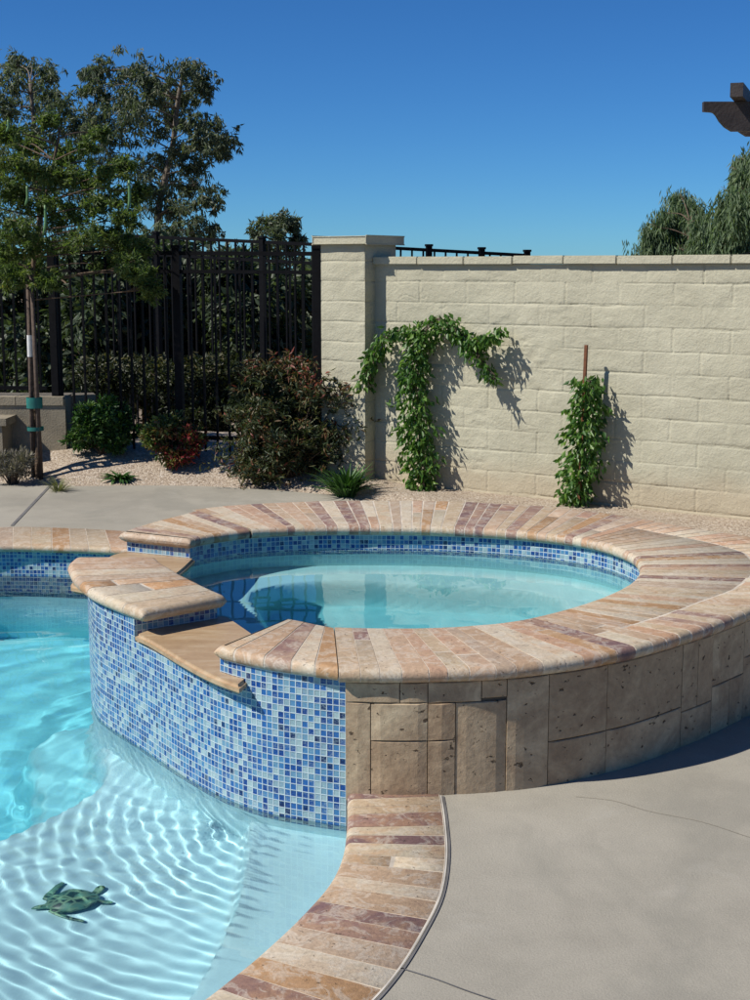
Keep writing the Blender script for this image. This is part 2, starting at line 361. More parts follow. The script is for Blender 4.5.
def pave(name, O, N_, z, th, n, mat, parent, nose_out=True, nose_in=True, endcap=(False, False), seam=None, split_p=.25, jitter=.22, gap=.0028, mbp=None, seg=3, seedv=1, label=None):
    """O/N_ matching outer and inner edge polylines -> pavers with bullnosed edges over a grout bed"""
    rr = random.Random(seedv)
    O = np.asarray(O); N_ = np.asarray(N_); K = 400
    tO = np.linspace(0, 1, len(O))
    def at(P, t): return np.array([np.interp(t, np.linspace(0, 1, len(P)), P[:, 0]), np.interp(t, np.linspace(0, 1, len(P)), P[:, 1])])
    # cut positions by outer/inner mean length
    tt = np.linspace(0, 1, K); mid = np.array([(at(O, t)*.6+at(N_, t)*.4) for t in tt]); s = arclen(mid); s /= s[-1]
    w = np.array([1+rr.uniform(-jitter, jitter) for _ in range(n)]); cuts = np.concatenate([[0], np.cumsum(w)/w.sum()])
    tc = np.interp(cuts, s, tt); L = arclen(mid)[-1]
    mb = MB(); r = th/2
    def prof(a, b, no, ni, dz):
        # cross section in (fraction metres from inner a to outer b)
        pts = []
        e = .004
        if ni: pts += [(a+r-r*math.cos(x), z-r+r*math.sin(x)+dz) for x in np.linspace(-math.pi/2, math.pi/2, 7)]
        else: pts += [(a, z-th), (a, z-e+dz), (a+e, z+dz)]
        if no: pts += [(b-r+r*math.cos(x), z-r+r*math.sin(x)+dz) for x in np.linspace(math.pi/2, -math.pi/2, 7)]
        else: pts += [(b-e, z+dz), (b, z-e+dz), (b, z-th)]
        return pts
    for i in range(n):
        t0 = tc[i]+(gap/L if i > 0 else 0); t1 = tc[i+1]-(gap/L if i < n-1 else 0)
        tm = (t0+t1)/2; wid = np.linalg.norm(at(O, tm)-at(N_, tm))
        cutr = []
        sf = seam(tm) if seam else None
        if sf: cutr.append(wid*sf+rr.uniform(-.004, .004))
        elif rr.random() < split_p and wid > .3: cutr.append(wid*rr.choice([.33, .5, .62, .7]))
        bounds = [0]+cutr+[wid]
        for q in range(len(bounds)-1):
            a = bounds[q]+(0 if q == 0 else gap); b = bounds[q+1]-(0 if q == len(bounds)-2 else gap)
            no = nose_out and q == len(bounds)-2; ni = nose_in and q == 0
            dz = rr.uniform(0, .0008); pr = prof(a, b, no, ni, dz); m = len(pr); vs = []
            stn = [(t, 1.0, 0) for t in np.linspace(t0, t1, seg+1)]
            e_t = .0035/L
            if i == 0 and endcap[0]: stn = [(r*(1-math.cos(x))/L, math.sin(x), 1) for x in np.linspace(.12, math.pi/2, 5)]+[s_ for s_ in stn[1:]]
            
            if i == n-1 and endcap[1]: stn = stn[:-1]+[(1-r*(1-math.cos(x))/L, math.sin(x), 1) for x in np.linspace(math.pi/2, .12, 5)]
            
            for (t, k, kind) in stn:
                o = at(O, t); ii = at(N_, t); d = (o-ii); wd = np.linalg.norm(d); d /= wd; sc = wd/wid
                for (x, zz) in pr:
                    z2 = (z-r)+(zz-(z-r))*k
                    p_ = ii+d*x*sc; vs.append((p_[0], p_[1], z2))
            fs = []
            for j in range(len(stn)-1):
                for k2 in range(m): fs.append((j*m+k2, j*m+(k2+1) % m, (j+1)*m+(k2+1) % m, (j+1)*m+k2))
            fs.append(tuple(range(m))); fs.append(tuple(range(len(stn)*m-1, (len(stn)-1)*m-1, -1)))
            mb.add(vs, fs, rr.random())
    me = mb.mesh(name, True)
    o = link(name, me, mat, parent)
    bm = bmesh.new(); bm.from_mesh(me); bmesh.ops.recalc_face_normals(bm, faces=bm.faces)
    for e in bm.edges:
        if len(e.link_faces) == 2 and e.calc_face_angle(0) > 1.0: e.smooth = False
    bm.to_mesh(me); bm.free()
    # grout bed
    g = MB(); ins = .016
    ts = np.linspace(0.0 if not endcap[0] else ins/L, 1.0 if not endcap[1] else 1-ins/L, 90); vs = []
    gi = .0009; gp = []
    for t in ts:
        o_ = at(O, t); ii = at(N_, t); wd_ = np.linalg.norm(o_-ii); d = (o_-ii)/wd_
        pr = []
        if nose_in: pr += [(r-(r-gi)*math.cos(x), z-r+(r-gi)*math.sin(x)) for x in np.linspace(-math.pi/2, math.pi/2, 7)]
        else: pr += [(0, z-th+gi), (0, z-gi)]
        if nose_out: pr += [(wd_-r+(r-gi)*math.cos(x), z-r+(r-gi)*math.sin(x)) for x in np.linspace(math.pi/2, -math.pi/2, 7)]
        else: pr += [(wd_, z-gi), (wd_, z-th+gi)]
        for (x, zz) in pr: p_ = ii+d*x; vs.append((p_[0], p_[1], zz))
    m = len(pr); fs = []
    for j in range(len(ts)-1):
        for k2 in range(m): fs.append((j*m+k2, j*m+(k2+1) % m, (j+1)*m+(k2+1) % m, (j+1)*m+k2))
    fs += [tuple(range(m)), tuple(range(len(ts)*m-1, (len(ts)-1)*m-1, -1))]
    g.add(vs, fs); link('grout', g.mesh('grout'), M['grout'], o)
    return o
def slab_poly(name, poly, z, th, mat, parent, bev=.012, seg=3):
    bm = bmesh.new(); vs = [bm.verts.new((p[0], p[1], z)) for p in poly]; f = bm.faces.new(vs)
    if f.normal.z < 0: f.normal_flip()
    bm.faces.ensure_lookup_table(); f.normal_update()
    if f.normal.z < 0: bmesh.ops.reverse_faces(bm, faces=[f])
    r = bmesh.ops.extrude_face_region(bm, geom=[f]); nv = [g for g in r['geom'] if isinstance(g, bmesh.types.BMVert)]
    bmesh.ops.translate(bm, verts=nv, vec=(0, 0, -th)); bmesh.ops.recalc_face_normals(bm, faces=bm.faces)
    es = [e for e in bm.edges if abs(e.verts[0].co.z-e.verts[1].co.z) < 1e-5]
    bmesh.ops.bevel(bm, geom=es, offset=bev, segments=seg, affect='EDGES', clamp_overlap=True)
    me = bpy.data.meshes.new(name); bm.to_mesh(me); bm.free()
    me.polygons.foreach_set('use_smooth', [True]*len(me.polygons))
    try: me.set_sharp_from_angle(angle=R(50))
    except Exception: pass
    return link(name, me, mat, parent)

# ================================================================== SPA
spa = empty('spa', (.1, 5.9, 0), 'raised round hot tub with blue mosaic wall and travertine coping, joined to the pool', 'hot tub')
CT = .43; CTH = .05; RZ = CT-CTH    # coping top, thickness, riser top
LZ = .33; LTH = .035                # spillway slab
# main coping: from back-left end clockwise over the back and the right to the step in front
backO = [(-1.243, 6.676), (-1.125, 6.96), (-1.01, 7.17), (-.945, 7.30)]
backI = [(-.872, 6.498), (-.79, 6.60), (-.70, 6.68), (-.612, 6.745)]
oc = pave('coping', catmull(backO, 6), catmull(backI, 6), CT, CTH, 8, M['pav'], spa, endcap=(True, False), seedv=3, jitter=.15)
Bo = offset(B, -.0, False)
def outw(P, d):     # push away from spa centre
    P = np.array(P); C = np.array([.25, 5.9]); v = P-C; return P+v/np.linalg.norm(v, axis=1)[:, None]*d
ringO = [(-.97, 7.33), (-.80, 7.455), (-.52, 7.555), (-.19, 7.62), (.3, 7.62), (.68, 7.52), (.99, 7.385), (1.29, 7.14), (1.57, 6.80), (1.83, 6.52), (1.965, 6.2), (1.885, 5.78), (1.69, 5.42),
         (1.465, 5.175), (1.20, 4.885), (.93, 4.632), (.77, 4.515), (.58, 4.415), (.41, 4.352), (.211, 4.322), (.03, 4.312), (-.115, 4.32)]
ringI = [(-.60, 6.748), (-.50, 6.79), (-.33, 6.825), (-.10, 6.84), (.25, 6.822), (.52, 6.76), (.74, 6.67), (.93, 6.55), (1.05, 6.40), (1.12, 6.22), (1.145, 6.05), (1.12, 5.82), (1.03, 5.57),
         (.90, 5.355), (.76, 5.185), (.60, 5.03), (.48, 4.945), (.36, 4.898), (.25, 4.87), (.11, 4.855), (-.02, 4.86), (-.145, 4.872)]
def seamf(t): return .62 if .36 < t < .70 else None
pave('coping', catmull(ringO, 6), catmull(ringI, 6), CT, CTH, 84, M['pav'], spa, endcap=(False, False), seam=seamf, split_p=.35, seedv=8)
# step piece on the tiled wall right of the spillway
rO = [(-.1195, 4.345), (-.25, 4.410), (-.39, 4.487), (-.548, 4.612)]
rI = [(-.1485, 4.873), (-.20, 4.91), (-.26, 4.96), (-.315, 5.0)]
pave('coping', catmull(rO, 6), catmull(rI, 6), CT-.002, CTH, 5, M['pav'], spa, endcap=(False, True), seedv=31, split_p=.0, jitter=.3)
# block left of the spillway
lO = [(-.868, 5.09), (-.997, 5.249), (-1.13, 5.436), (-1.236, 5.654), (-1.29, 5.809), (-1.33, 5.952), (-1.325, 6.09)]
lI = [(-.578, 5.349), (-.66, 5.48), (-.74, 5.62), (-.81, 5.74), (-.87, 5.86), (-.925, 5.97), (-.97, 6.09)]
pave('coping', catmull(lO, 6), catmull(lI, 6), CT, CTH, 8, M['pav'], spa, endcap=(True, True), seedv=12, split_p=.35, jitter=.3)
# lower tiled drum
def tiled(P, z0, z1, parent, name='tile_wall', closed=False, mat=None, u0=0.0, nz=1):
    return link(name, strip(P, z0, z1, nz, closed=closed, u0=u0).mesh(name, True), mat or M['tile'], parent)
drum = tiled(W, -.165, LZ-LTH-.002, spa)
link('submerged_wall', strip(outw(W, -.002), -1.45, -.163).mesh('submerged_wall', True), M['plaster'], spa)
# riser under each coping piece
def riser(O, N_, parent, d=.03, e0=.03, e1=.03, z0=LZ-LTH-.004, z1=RZ+.004, outer=True):
    O = catmull(O, 6); N_ = catmull(N_, 6); dd = O-N_; dd /= np.linalg.norm(dd, axis=1)[:, None]
    O = O-dd*d; N_ = N_+dd*d
    def trim(P, a, b):
        s = arclen(P); q = np.linspace(a, s[-1]-b, len(P)); return np.stack([np.interp(q, s, P[:, 0]), np.interp(q, s, P[:, 1])], 1)
    O = trim(O, e0, e1); N_ = trim(N_, e0, e1)
    mb = MB(); L0 = arclen(O)[-1]
    if outer: strip(O, z0, z1, 1, mb)
    strip(np.array([O[-1], N_[-1]]), z0, z1, 1, mb, u0=L0); strip(N_[::-1], z0, z1, 1, mb, u0=L0+.4); strip(np.array([N_[0], O[0]]), z0, z1, 1, mb, u0=-.4)
    o = link('riser', mb.mesh('riser'), M['tile'], parent)
    return o
riser(backO+ringO[2:5], backI+ringI[2:5], spa, e1=0, outer=True)
def riser_on_drum(y0, y1, inner, name='riser'):
    sW = arclen(W); i0 = int(np.argmax(W[:, 1] >= y0)); i1 = int(np.argmax(W[:, 1] >= y1))+1
    P = W[i0:i1]; inner = catmull(inner, 6); z0 = LZ-LTH-.002; z1 = RZ+.004; mb = MB(); strip(P, z0, z1, 1, mb, u0=sW[i0])
    a0 = inner[0]; a1 = inner[-1]
    strip(np.array([P[-1], a1]), z0, z1, 1, mb, u0=sW[i1-1]); strip(inner[::-1], z0, z1, 1, mb, u0=3); strip(np.array([a0, P[0]]), z0, z1, 1, mb, u0=-.5)
    return link(name, mb.mesh(name), M['tile'], spa)
riser_on_drum(4.378, 4.62, [(-.12, 4.84), (-.20, 4.875), (-.27, 4.93), (-.30, 4.955)])
riser_on_drum(5.14, 6.06, [(-.62, 5.37), (-.69, 5.49), (-.77, 5.63), (-.84, 5.755), (-.90, 5.875), (-.95, 5.985), (-.99, 6.06)])
# structural core (top of the drum under slabs and risers) and inner basin wall
core_out = np.vstack([W, B[1:-1]]); pc = np.array([.1, 5.9])
def polar(P, th): 
    v = np.asarray(P)-pc; a = np.arctan2(v[:, 1], v[:, 0]); r_ = np.hypot(v[:, 0], v[:, 1]); o_ = np.argsort(a); return np.interp(th, a[o_], r_[o_], period=2*math.pi)
th_ = np.linspace(-math.pi, math.pi, 181); ro = polar(core_out, th_)-.004; ri = polar(Iw, th_)+.003
V_ = [(pc[0]+r_*math.cos(t), pc[1]+r_*math.sin(t), LZ-LTH-.004) for r_, t in zip(ri, th_)]+[(pc[0]+r_*math.cos(t), pc[1]+r_*math.sin(t), LZ-LTH-.004) for r_, t in zip(ro, th_)]
F_ = [(i, i+181, i+182, i+1) for i in range(180)]
link('wall_core', mesh('wall_core', V_, F_), M['grout'], spa)
tiled(Iw, .205, RZ-.002 if False else LZ-LTH, spa, 'basin_tile_band', True)
ringIw = offset(catmull([ringI[k] for k in range(len(ringI))], 6), .03)
tiled(ringIw, LZ-LTH-.01, RZ+.004, spa, 'riser', False, u0=.3)
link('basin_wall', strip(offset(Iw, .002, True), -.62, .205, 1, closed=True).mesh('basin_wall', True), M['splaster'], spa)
# basin bench + floor: heightfield inside Iw
gx, gy = np.meshgrid(np.arange(-1.15, 1.35, .02), np.arange(4.7, 7.1, .02))
sd = sdist(gx, gy, Iw)
zz = -.44+(-.05+.44)*(1-sstep(.36, .43, sd+.04*np.sin(4*np.arctan2(gy-5.9, gx-.1))))
ny, nx = gx.shape
V_ = np.stack([gx.ravel(), gy.ravel(), zz.ravel()], 1)
idx = np.arange(ny*nx).reshape(ny, nx)
q = np.stack([idx[:-1, :-1], idx[:-1, 1:], idx[1:, 1:], idx[1:, :-1]], -1).reshape(-1, 4)
keep = (sd.ravel()[q] > -.04).all(1)
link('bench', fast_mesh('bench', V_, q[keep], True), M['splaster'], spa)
# spillway slabs
sp1 = catmull([up(135, 634, LZ), up(150, 641, LZ), up(180, 659, LZ), up(210, 675, LZ), up(239, 686, LZ)], 5)
sp1 = sp1.tolist()+[(-.40, 4.66), (-.35, 4.90), up(252, 632, LZ), up(230, 617, LZ), (-.60, 5.42), (-.78, 5.36)]
slab_poly('spillway', sp1, LZ, LTH, M['slab'], spa, .011)
sp2 = [(-.90, 6.10), (-.87, 6.35), (-.855, 6.53), (-1.05, 6.66), (-1.21, 6.72)]+catmull([(-1.265, 6.62), (-1.325, 6.35), (-1.335, 6.05), up(71, 590, LZ-.02)], 5).tolist()+[(-1.1, 5.80), (-.95, 5.9)]
slab_poly('spillway', sp2, LZ, LTH, M['slab'], spa, .011)
# stone cladding of the dry side
clad = B[::-1]        # from the front corner to the right and round the back
sB = arclen(clad); Ltot = sB[-1]
def cpt(s, off):
    x = np.interp(s, sB, clad[:, 0]); y = np.interp(s, sB, clad[:, 1]); e = .02
    dx = np.interp(s+e, sB, clad[:, 0])-np.interp(s-e, sB, clad[:, 0]); dy = np.interp(s+e, sB, clad[:, 1])-np.interp(s-e, sB, clad[:, 1]); l = math.hypot(dx, dy)
    return (x+dy/l*off, y-dx/l*off)
blocks = [(0, .175, .312, .38), (.175, .265, .312, .38), (0, .082, 0, .312), (.082, .265, .185, .312), (.082, .265, 0, .185),
          (.265, .44, .31, .38), (.265, .355, .185, .31), (.265, .355, 0, .185), (.44, .525, .32, .38), (.355, .525, 0, .31), (.44, .525, .31, .32)]
blocks.pop()
s0 = .525; rr = random.Random(5)
while s0 < Ltot-.05:
    w = rr.choice([.2, .29, .24, .4, .15]); w = min(w, Ltot-s0); k = rr.random()
    if k < .35: blocks.append((s0, s0+w, 0, .38))
    elif k < .6: c = rr.choice([.18, .2, .24]); blocks += [(s0, s0+w, c, .38), (s0, s0+w*.55, 0, c), (s0+w*.55, s0+w, 0, c)]
    elif k < .8: c = rr.choice([.15, .3]); blocks += [(s0, s0+w, c, .38), (s0, s0+w, 0, c)]
    else: c = rr.choice([.13, .2]); blocks += [(s0, s0+w*.5, c, .38), (s0+w*.5, s0+w, c, .38), (s0, s0+w, 0, c)]
    s0 += w
mb = MB(); g = .0015
for (a, b, z0, z1) in blocks:
    n = max(2, int((b-a)/.03)); off = .010+rr.uniform(-.0015, .0015); vs = []; fs = []
    z0g = z0+(g if z0 > 0 else -.02); z1g = z1-g
    secs = [(0, -.005), (z0g, -.005)]
    for j, s in enumerate(np.linspace(a+g, b-g, n+1)):
        e = .003
        for (o_, z_) in ((-.004, z0g), (off-e, z0g), (off, z0g+e), (off, z1g-e), (off-e, z1g), (-.004, z1g)):
            if j in (0, n): o_ = min(o_, off-e)
            p = cpt(s, o_); vs.append((p[0], p[1], z_))
    for j in range(n):
        for k in range(5): fs.append((j*6+k, j*6+k+1, (j+1)*6+k+1, (j+1)*6+k))
    fs += [tuple(range(6)), tuple(range(n*6+5, n*6-1, -1))]
    mb.add(vs, fs, rr.random())
so = link('stone_cladding', mb.mesh('stone_cladding'), M['stone'], spa)
link('mortar', strip(clad, -.02, RZ+.004).mesh('mortar'), M['joint'], so)
# end return of the cladding at the tile side
mb = MB(); p0 = cpt(.001, .009); mb.box((p0[0]+.012, p0[1]+.03, .18), (.012, .028, .20), 0, .3)
link('corner_strip', mb.mesh('corner_strip'), M['stone'], so)

# ================================================================== POOL
near_in = [(-.092, 4.42), (-.090, 4.303), (-.087, 4.10), (-.094, 3.90), (-.125, 3.70), (-.195, 3.495), (-.272, 3.316), (-.345, 3.168), (-.44, 3.0), (-.60, 2.78), (-.85, 2.50), (-1.2, 2.25), (-1.7, 2.05), (-2.3, 1.98)]
near_out = [(.205, 4.42), (.210, 4.329), (.212, 4.12), (.205, 3.86), (.175, 3.60), (.115, 3.37), (.045, 3.16), (-.04, 2.98), (-.16, 2.79), (-.35, 2.53), (-.66, 2.22), (-1.08, 1.95), (-1.65, 1.75), (-2.3, 1.68)]
far_in = [(-.90, 7.44), (-1.13, 7.56), (-1.361, 7.65), (-1.769, 7.735), (-2.113, 7.764), (-2.5, 7.70), (-2.9, 7.50), (-3.25, 7.1), (-3.5, 6.5)]
far_out = [(-.80, 7.78), (-1.12, 8.0), (-1.489, 8.19), (-1.898, 8.30), (-2.26, 8.322), (-2.68, 8.22), (-3.2, 7.92), (-3.65, 7.35), (-3.9, 6.6)]
left_in = [(-3.5, 6.5), (-3.7, 5.8), (-4.0, 5.0), (-4.2, 4.2), (-4.0, 3.2), (-3.4, 2.35), (-2.9, 2.08), (-2.3, 1.98)]
left_out = [(-3.9, 6.6), (-4.05, 5.85), (-4.35, 5.05), (-4.5, 4.2), (-4.27, 3.05), (-3.6, 2.1), (-2.98, 1.80), (-2.3, 1.68)]
pool = empty('swimming_pool', (-2, 4.6, 0), 'free form swimming pool with pale plaster shelf and travertine edge beside the raised spa', 'pool')
pave('pool_coping', catmull(near_out, 6), catmull(near_in, 6), .004, .045, 46, M['pav'], pool, gap=.0034, nose_out=False, split_p=.12, seedv=22, jitter=.28)
pave('pool_coping', catmull(far_out, 5), catmull(far_in, 5), .15, .045, 30, M['pav'], pool, split_p=.1, seedv=23, nose_out=False)
pave('pool_coping', catmull(left_out, 5), catmull(left_in, 5), .004, .045, 34, M['pav'], pool, nose_out=False, split_p=.1, seedv=24)
nin = offset(catmull(near_in, 6), -.0); 
outline = np.vstack([catmull(near_in, 6), catmull(left_in, 5)[::-1][1:], catmull(far_in, 5)[::-1][1:]])   # goes down the near side, up the left, to the right along the far side
Cp = np.array([-2.0, 4.9])
def outp(P, d): v = P-Cp; return P+v/np.linalg.norm(v, axis=1)[:, None]*d
ol = outp(outline, .035)
nfar = len(catmull(far_in, 5)); farP = outp(catmull(far_in, 5), .035)
tiled(ol, -.27, -.035, pool, 'tile_band'); tiled(farP, -.268, .108, pool, 'tile_band')
tiled(outp(catmull(far_out, 5), -.01), -.05, .106, pool, 'beam_face', mat=M['concrete'])
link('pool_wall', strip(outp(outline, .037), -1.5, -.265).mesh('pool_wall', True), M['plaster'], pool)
# floor heightfield: deep floor, sun shelf, entry step
zs_ = -.42
shelf = [upr(-60, 850, zs_), upr(0, 838, zs_), upr(42, 819, zs_), upr(85, 797, zs_), upr(104, 775, zs_), upr(102, 750, zs_), upr(90, 718, zs_), (-1.0, 5.9), (0.3, 5.5), (.3, 3.0), (-1, 1.8), (-2.6, 1.8), (-2.6, 3.6)]
shelf_s = catmull(shelf[:7], 5).tolist()+shelf[7:]
step = [upr(252, 800, -.23), upr(247, 835, -.23), upr(241, 885, -.23), upr(222, 935, -.23), upr(185, 1000, -.23), upr(120, 1080, -.23), upr(0, 1150, -.23), (-2, 2.4), (-2, 1.5), (.5, 1.5), (.5, 5.2), (-.2, 5.2)]
step_s = catmull(step[:7], 5).tolist()+step[7:]
gx, gy = np.meshgrid(np.arange(-4.4, .06, .02), np.arange(1.85, 7.9, .02))
sh = sdist(gx, gy, shelf_s); stp = sdist(gx, gy, step_s)
pin = sdist(gx, gy, outline)
deep = -1.12+.12*np.clip((gy-7)/1.5, -1, 0)
zz = deep+(-.80-deep)*sstep(-.34, -.24, sh)
zz = zz+(zs_-zz)*sstep(-.035, .015, sh); zz = zz+(-.23-zz)*sstep(-.03, .012, stp)
V_ = np.stack([gx.ravel(), gy.ravel(), zz.ravel()], 1); ny, nx = gx.shape; idx = np.arange(ny*nx).reshape(ny, nx)
q = np.stack([idx[:-1, :-1], idx[:-1, 1:], idx[1:, 1:], idx[1:, :-1]], -1).reshape(-1, 4)
keep = (pin.ravel()[q] > -.06).any(1)
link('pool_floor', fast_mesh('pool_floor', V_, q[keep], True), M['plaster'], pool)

# ---- water bodies
def water(name, outline, ztop, zbot, xs, ys, hf, mat):
    """closed body: waving top trimmed to the outline, bottom under the floor"""
    gx, gy = np.meshgrid(xs, ys); h = hf(gx, gy); ny, nx = gx.shape; idx = np.arange(ny*nx).reshape(ny, nx)
    sdv = sdist(gx, gy, outline); q = np.stack([idx[:-1, :-1], idx[:-1, 1:], idx[1:, 1:], idx[1:, :-1]], -1).reshape(-1, 4)
    keep = (sdv.ravel()[q] > -.0).any(1); q = q[keep]
    V = np.stack([gx.ravel(), gy.ravel(), (ztop+h).ravel()], 1)
    n = len(V); Vb = V.copy(); Vb[:, 2] = zbot
    e = {}
    for a, b in ((0, 1), (1, 2), (2, 3), (3, 0)):
        pass
    E = np.concatenate([q[:, [0, 1]], q[:, [1, 2]], q[:, [2, 3]], q[:, [3, 0]]])
    key = np.sort(E, 1); kk = key[:, 0].astype(np.int64)*n*2+key[:, 1]; u, inv, cnt = np.unique(kk, return_inverse=True, return_counts=True)
    bd = E[cnt[inv] == 1]
    side = np.stack([bd[:, 1], bd[:, 0], bd[:, 0]+n, bd[:, 1]+n], 1)
    top = tag(link(name, fast_mesh(name, V, q, True), mat), kind='structure')
    return top
def sm_noise(x, y, seed):      # smooth sum of oblique sine waves, free of lattice creases
    r = np.random.RandomState(seed); h = 0
    for i in range(9):
        a = r.uniform(0, 2*math.pi); f = r.uniform(.6, 1.5); h = h+np.sin((x*math.cos(a)+y*math.sin(a))*f*2.2+r.uniform(0, 6.3)+1.1*np.sin((x*math.sin(a+.7)-y*math.cos(a+.7))*.9+i))
    return .5+h/18
def pool_waves(X, Y):
    h = 0*X
    def radial(cx, cy, lam, A, ph, dec, warp=.02, seed=1):
        r = np.hypot(X-cx, Y-cy)+warp*(fbm(X*3.1, Y*3.1, 3, seed)-.5)*2
        return A*np.sin(2*math.pi*r/lam+ph)*np.exp(-r/dec)
    near = sstep(5.6, 4.3, Y)
    # ripples running out over the shelf from the foot of the spa wall
    calm = 1-.85*sstep(.55, .0, np.hypot((X+.62)/.9, (Y-4.95)/.55)); onshelf = .12+.88*sstep(-.30, .10, sdist(X, Y, shelf_s))
    h += onshelf*calm*(radial(-.15, 4.75, .060, .00052, 0, 3.0, .045, 3)*(.35+1.1*sm_noise(X*4.2, Y*4.2, 71))+radial(-.05, 4.60, .041, .00009, 1.3, 1.2, .015, 5)+radial(-.7, 5.3, .10, .0006, .7, 3, .06, 9)
               +.0009*(sm_noise(X*8, Y*8, 61)-.5)+radial(-2.4, 5.6, .085, .00022, .4, 5, .08, 27))
    h += radial(-1.35, 6.0, .23, .0011, 0, 4, .09, 21)*(1-.5*near)+radial(-3.3, 3.2, .33, .0008, 2, 9, .15, 22)
    h += .0028*(sm_noise(X*3.6, Y*3.6, 31)-.5)+.0011*(sm_noise(X*9, Y*9, 37)-.5)*(1-.5*near)
    quiet = sstep(-.60, -.36, X+.22*(4.4-Y)*sstep(4.2, 3.0, Y))      # ripples die down over the entry step
    return h*.9*(1-.9*quiet)
xs = np.concatenate([np.arange(-4.4, -2.2, .03), np.arange(-2.2, -.8, .009), np.arange(-.8, .06, .005)]); ys = np.concatenate([np.arange(1.8, 2.6, .03), np.arange(2.6, 4.6, .006), np.arange(4.6, 5.9, .009), np.arange(5.9, 7.95, .02)])
MW = m_water('pool_water'); MW2 = m_water('spa_water')
wat = water('pool_water', outp(outline, .0), WZ, -1.6, xs, ys, pool_waves, MW)
def spa_waves(X, Y): return .0012*(sm_noise(X*6, Y*6, 51)-.5)+.0005*(sm_noise(X*16, Y*16, 52)-.5)
swat = water('spa_water', offset(Iw, -.02, True), SWZ, -.7, np.arange(-1.15, 1.35, .014), np.arange(4.7, 7.1, .014), spa_waves, MW2)

# ---- turtle figure on the shelf
def turtle():
    C = upr(71, 904, zs_); L = .22
    hd = Vector((*upr(36, 912, zs_), 0))-Vector((*upr(106, 899, zs_), 0)); ang = math.atan2(hd.y, hd.x)
    bm = bmesh.new()
    def ell(c, s, rz=0, taper=0):
        r = bmesh.ops.create_uvsphere(bm, u_segments=24, v_segments=14, radius=1)
        for v in r['verts']:
            x, y, z = v.co; k = 1-taper*x
            x, y, z = x*s[0], y*s[1]*k, z*s[2]*(k if taper else 1)
            v.co = (c[0]+x*math.cos(rz)-y*math.sin(rz), c[1]+x*math.sin(rz)+y*math.cos(rz), c[2]+z)
    ell((-.008, 0, .022), (.078, .066, .024), 0, -.08)
    ell((.088, 0, .020), (.028, .013, .011), 0, .1)
    ell((.066, 0, .018), (.022, .015, .010))
    for sgn in (-1, 1):
        for k in range(9):      # long fore flippers swept out and back
            t = k/8; ell((.058-.060*t**1.5, sgn*(.040+.088*t), .018-.006*t), (.017*(1-.62*t)+.002, .014, .0055), sgn*.45)
        for k in range(4):
            t = k/3; ell((-.068-.030*t, sgn*(.030+.018*t), .013), (.014, .012, .005), -sgn*.5)
    me = bpy.data.meshes.new('turtle'); bm.to_mesh(me); bm.free()
    m = NT('turtle_glaze'); co = m.coord('Object'); v = m.new('ShaderNodeTexVoronoi', feature='DISTANCE_TO_EDGE'); v.inputs['Scale'].default_value = 34; m.lk(co, v.inputs['Vector'])
    v2 = m.noise(co, 30, 4, .6)
    c = m.ramp(v.outputs['Distance'], [(.0, (.24, .36, .22)), (.12, (.13, .24, .14)), (.2, (.010, .035, .025))]); c = m.mix(m.ramp(v2, [(.48, 0.0), (.6, .85)]), c, (.12, .28, .20))
    m.col(c); m.set(Roughness=.4); me.materials.append(m.m)
    o = bpy.data.objects.new('turtle', me); o.location = (C[0], C[1], zs_); o.rotation_euler = (0, 0, ang); s = L/.205; o.scale = (s, s, s); COL.objects.link(o)
    rm = o.modifiers.new('r', 'REMESH'); rm.mode = 'VOXEL'; rm.voxel_size = .0028; rm.use_smooth_shade = True
    sm = o.modifiers.new('s', 'SMOOTH'); sm.iterations = 4; sm.factor = .6
    return tag(o, 'green mottled sea turtle ornament lying on the pale shelf under the pool water', 'turtle')
tur = turtle()

# ================================================================== DECK, GROUND
bed = [(-9, 11.3), (-5, 11.25), (-3.6, 11.15), (-2.99, 11.06), (-2.46, 10.90), (-1.9, 10.93), (-1.38, 10.90), (-.85, 10.72), (-.34, 10.46), (0, 10.15), (.5, 9.6), (1.1, 8.95), (1.9, 8.3), (3, 7.5), (5, 6.2), (9, 3.6)]
bedc = catmull(bed, 4)
hole = np.vstack([outp(outline, .02), W[::-1][:-1]]) if False else outp(outline, .015)
# the pool opening closed on the spa side by a line under the spa drum
deckpoly = [(-9, -4), (9, -4)]+bedc[::-1].tolist()
holeloop = np.vstack([catmull(near_out, 6)*1.0, catmull(left_out, 5)[::-1][1:], outp(catmull(far_out, 5), -.012)[::-1][1:], [(-.5, 7.25), (.3, 7.2), (.9, 6.95), (1.35, 6.5), (1.45, 6.0), (1.3, 5.5), (1.0, 5.15), (.6, 4.75), (.3, 4.6)]])
V_, F_ = flat_poly([deckpoly, holeloop.tolist()], 0.0)
dk = tag(link('deck', mesh('deck', V_, F_), M['concrete']), kind='structure')
bm = bmesh.new(); bm.from_mesh(dk.data); bmesh.ops.recalc_face_normals(bm, faces=bm.faces)
if sum(f.normal.z*f.calc_area() for f in bm.faces) < 0: bmesh.ops.reverse_faces(bm, faces=bm.faces)
bm.to_mesh(dk.data); bm.free()
def ribbon(name, P, w, z, mat, off=0):
    P = np.asarray(P); a = offset(P, off-w/2); b = offset(P, off+w/2); n = len(P)
    V = [(p[0], p[1], z) for p in a]+[(p[0], p[1], z) for p in b]; Fq = [(i, i+1, n+i+1, n+i) for i in range(n-1)]
    return tag(link(name, mesh(name, V, Fq), mat), kind='structure')
no = catmull(near_out, 6)
no = no[no[:, 1] < 4.345]
ribbon('expansion_joint', no, .008, .003, M['mastic'], .010)
ribbon('expansion_joint', no, .004, .006, M['mastic_edge'], .003)
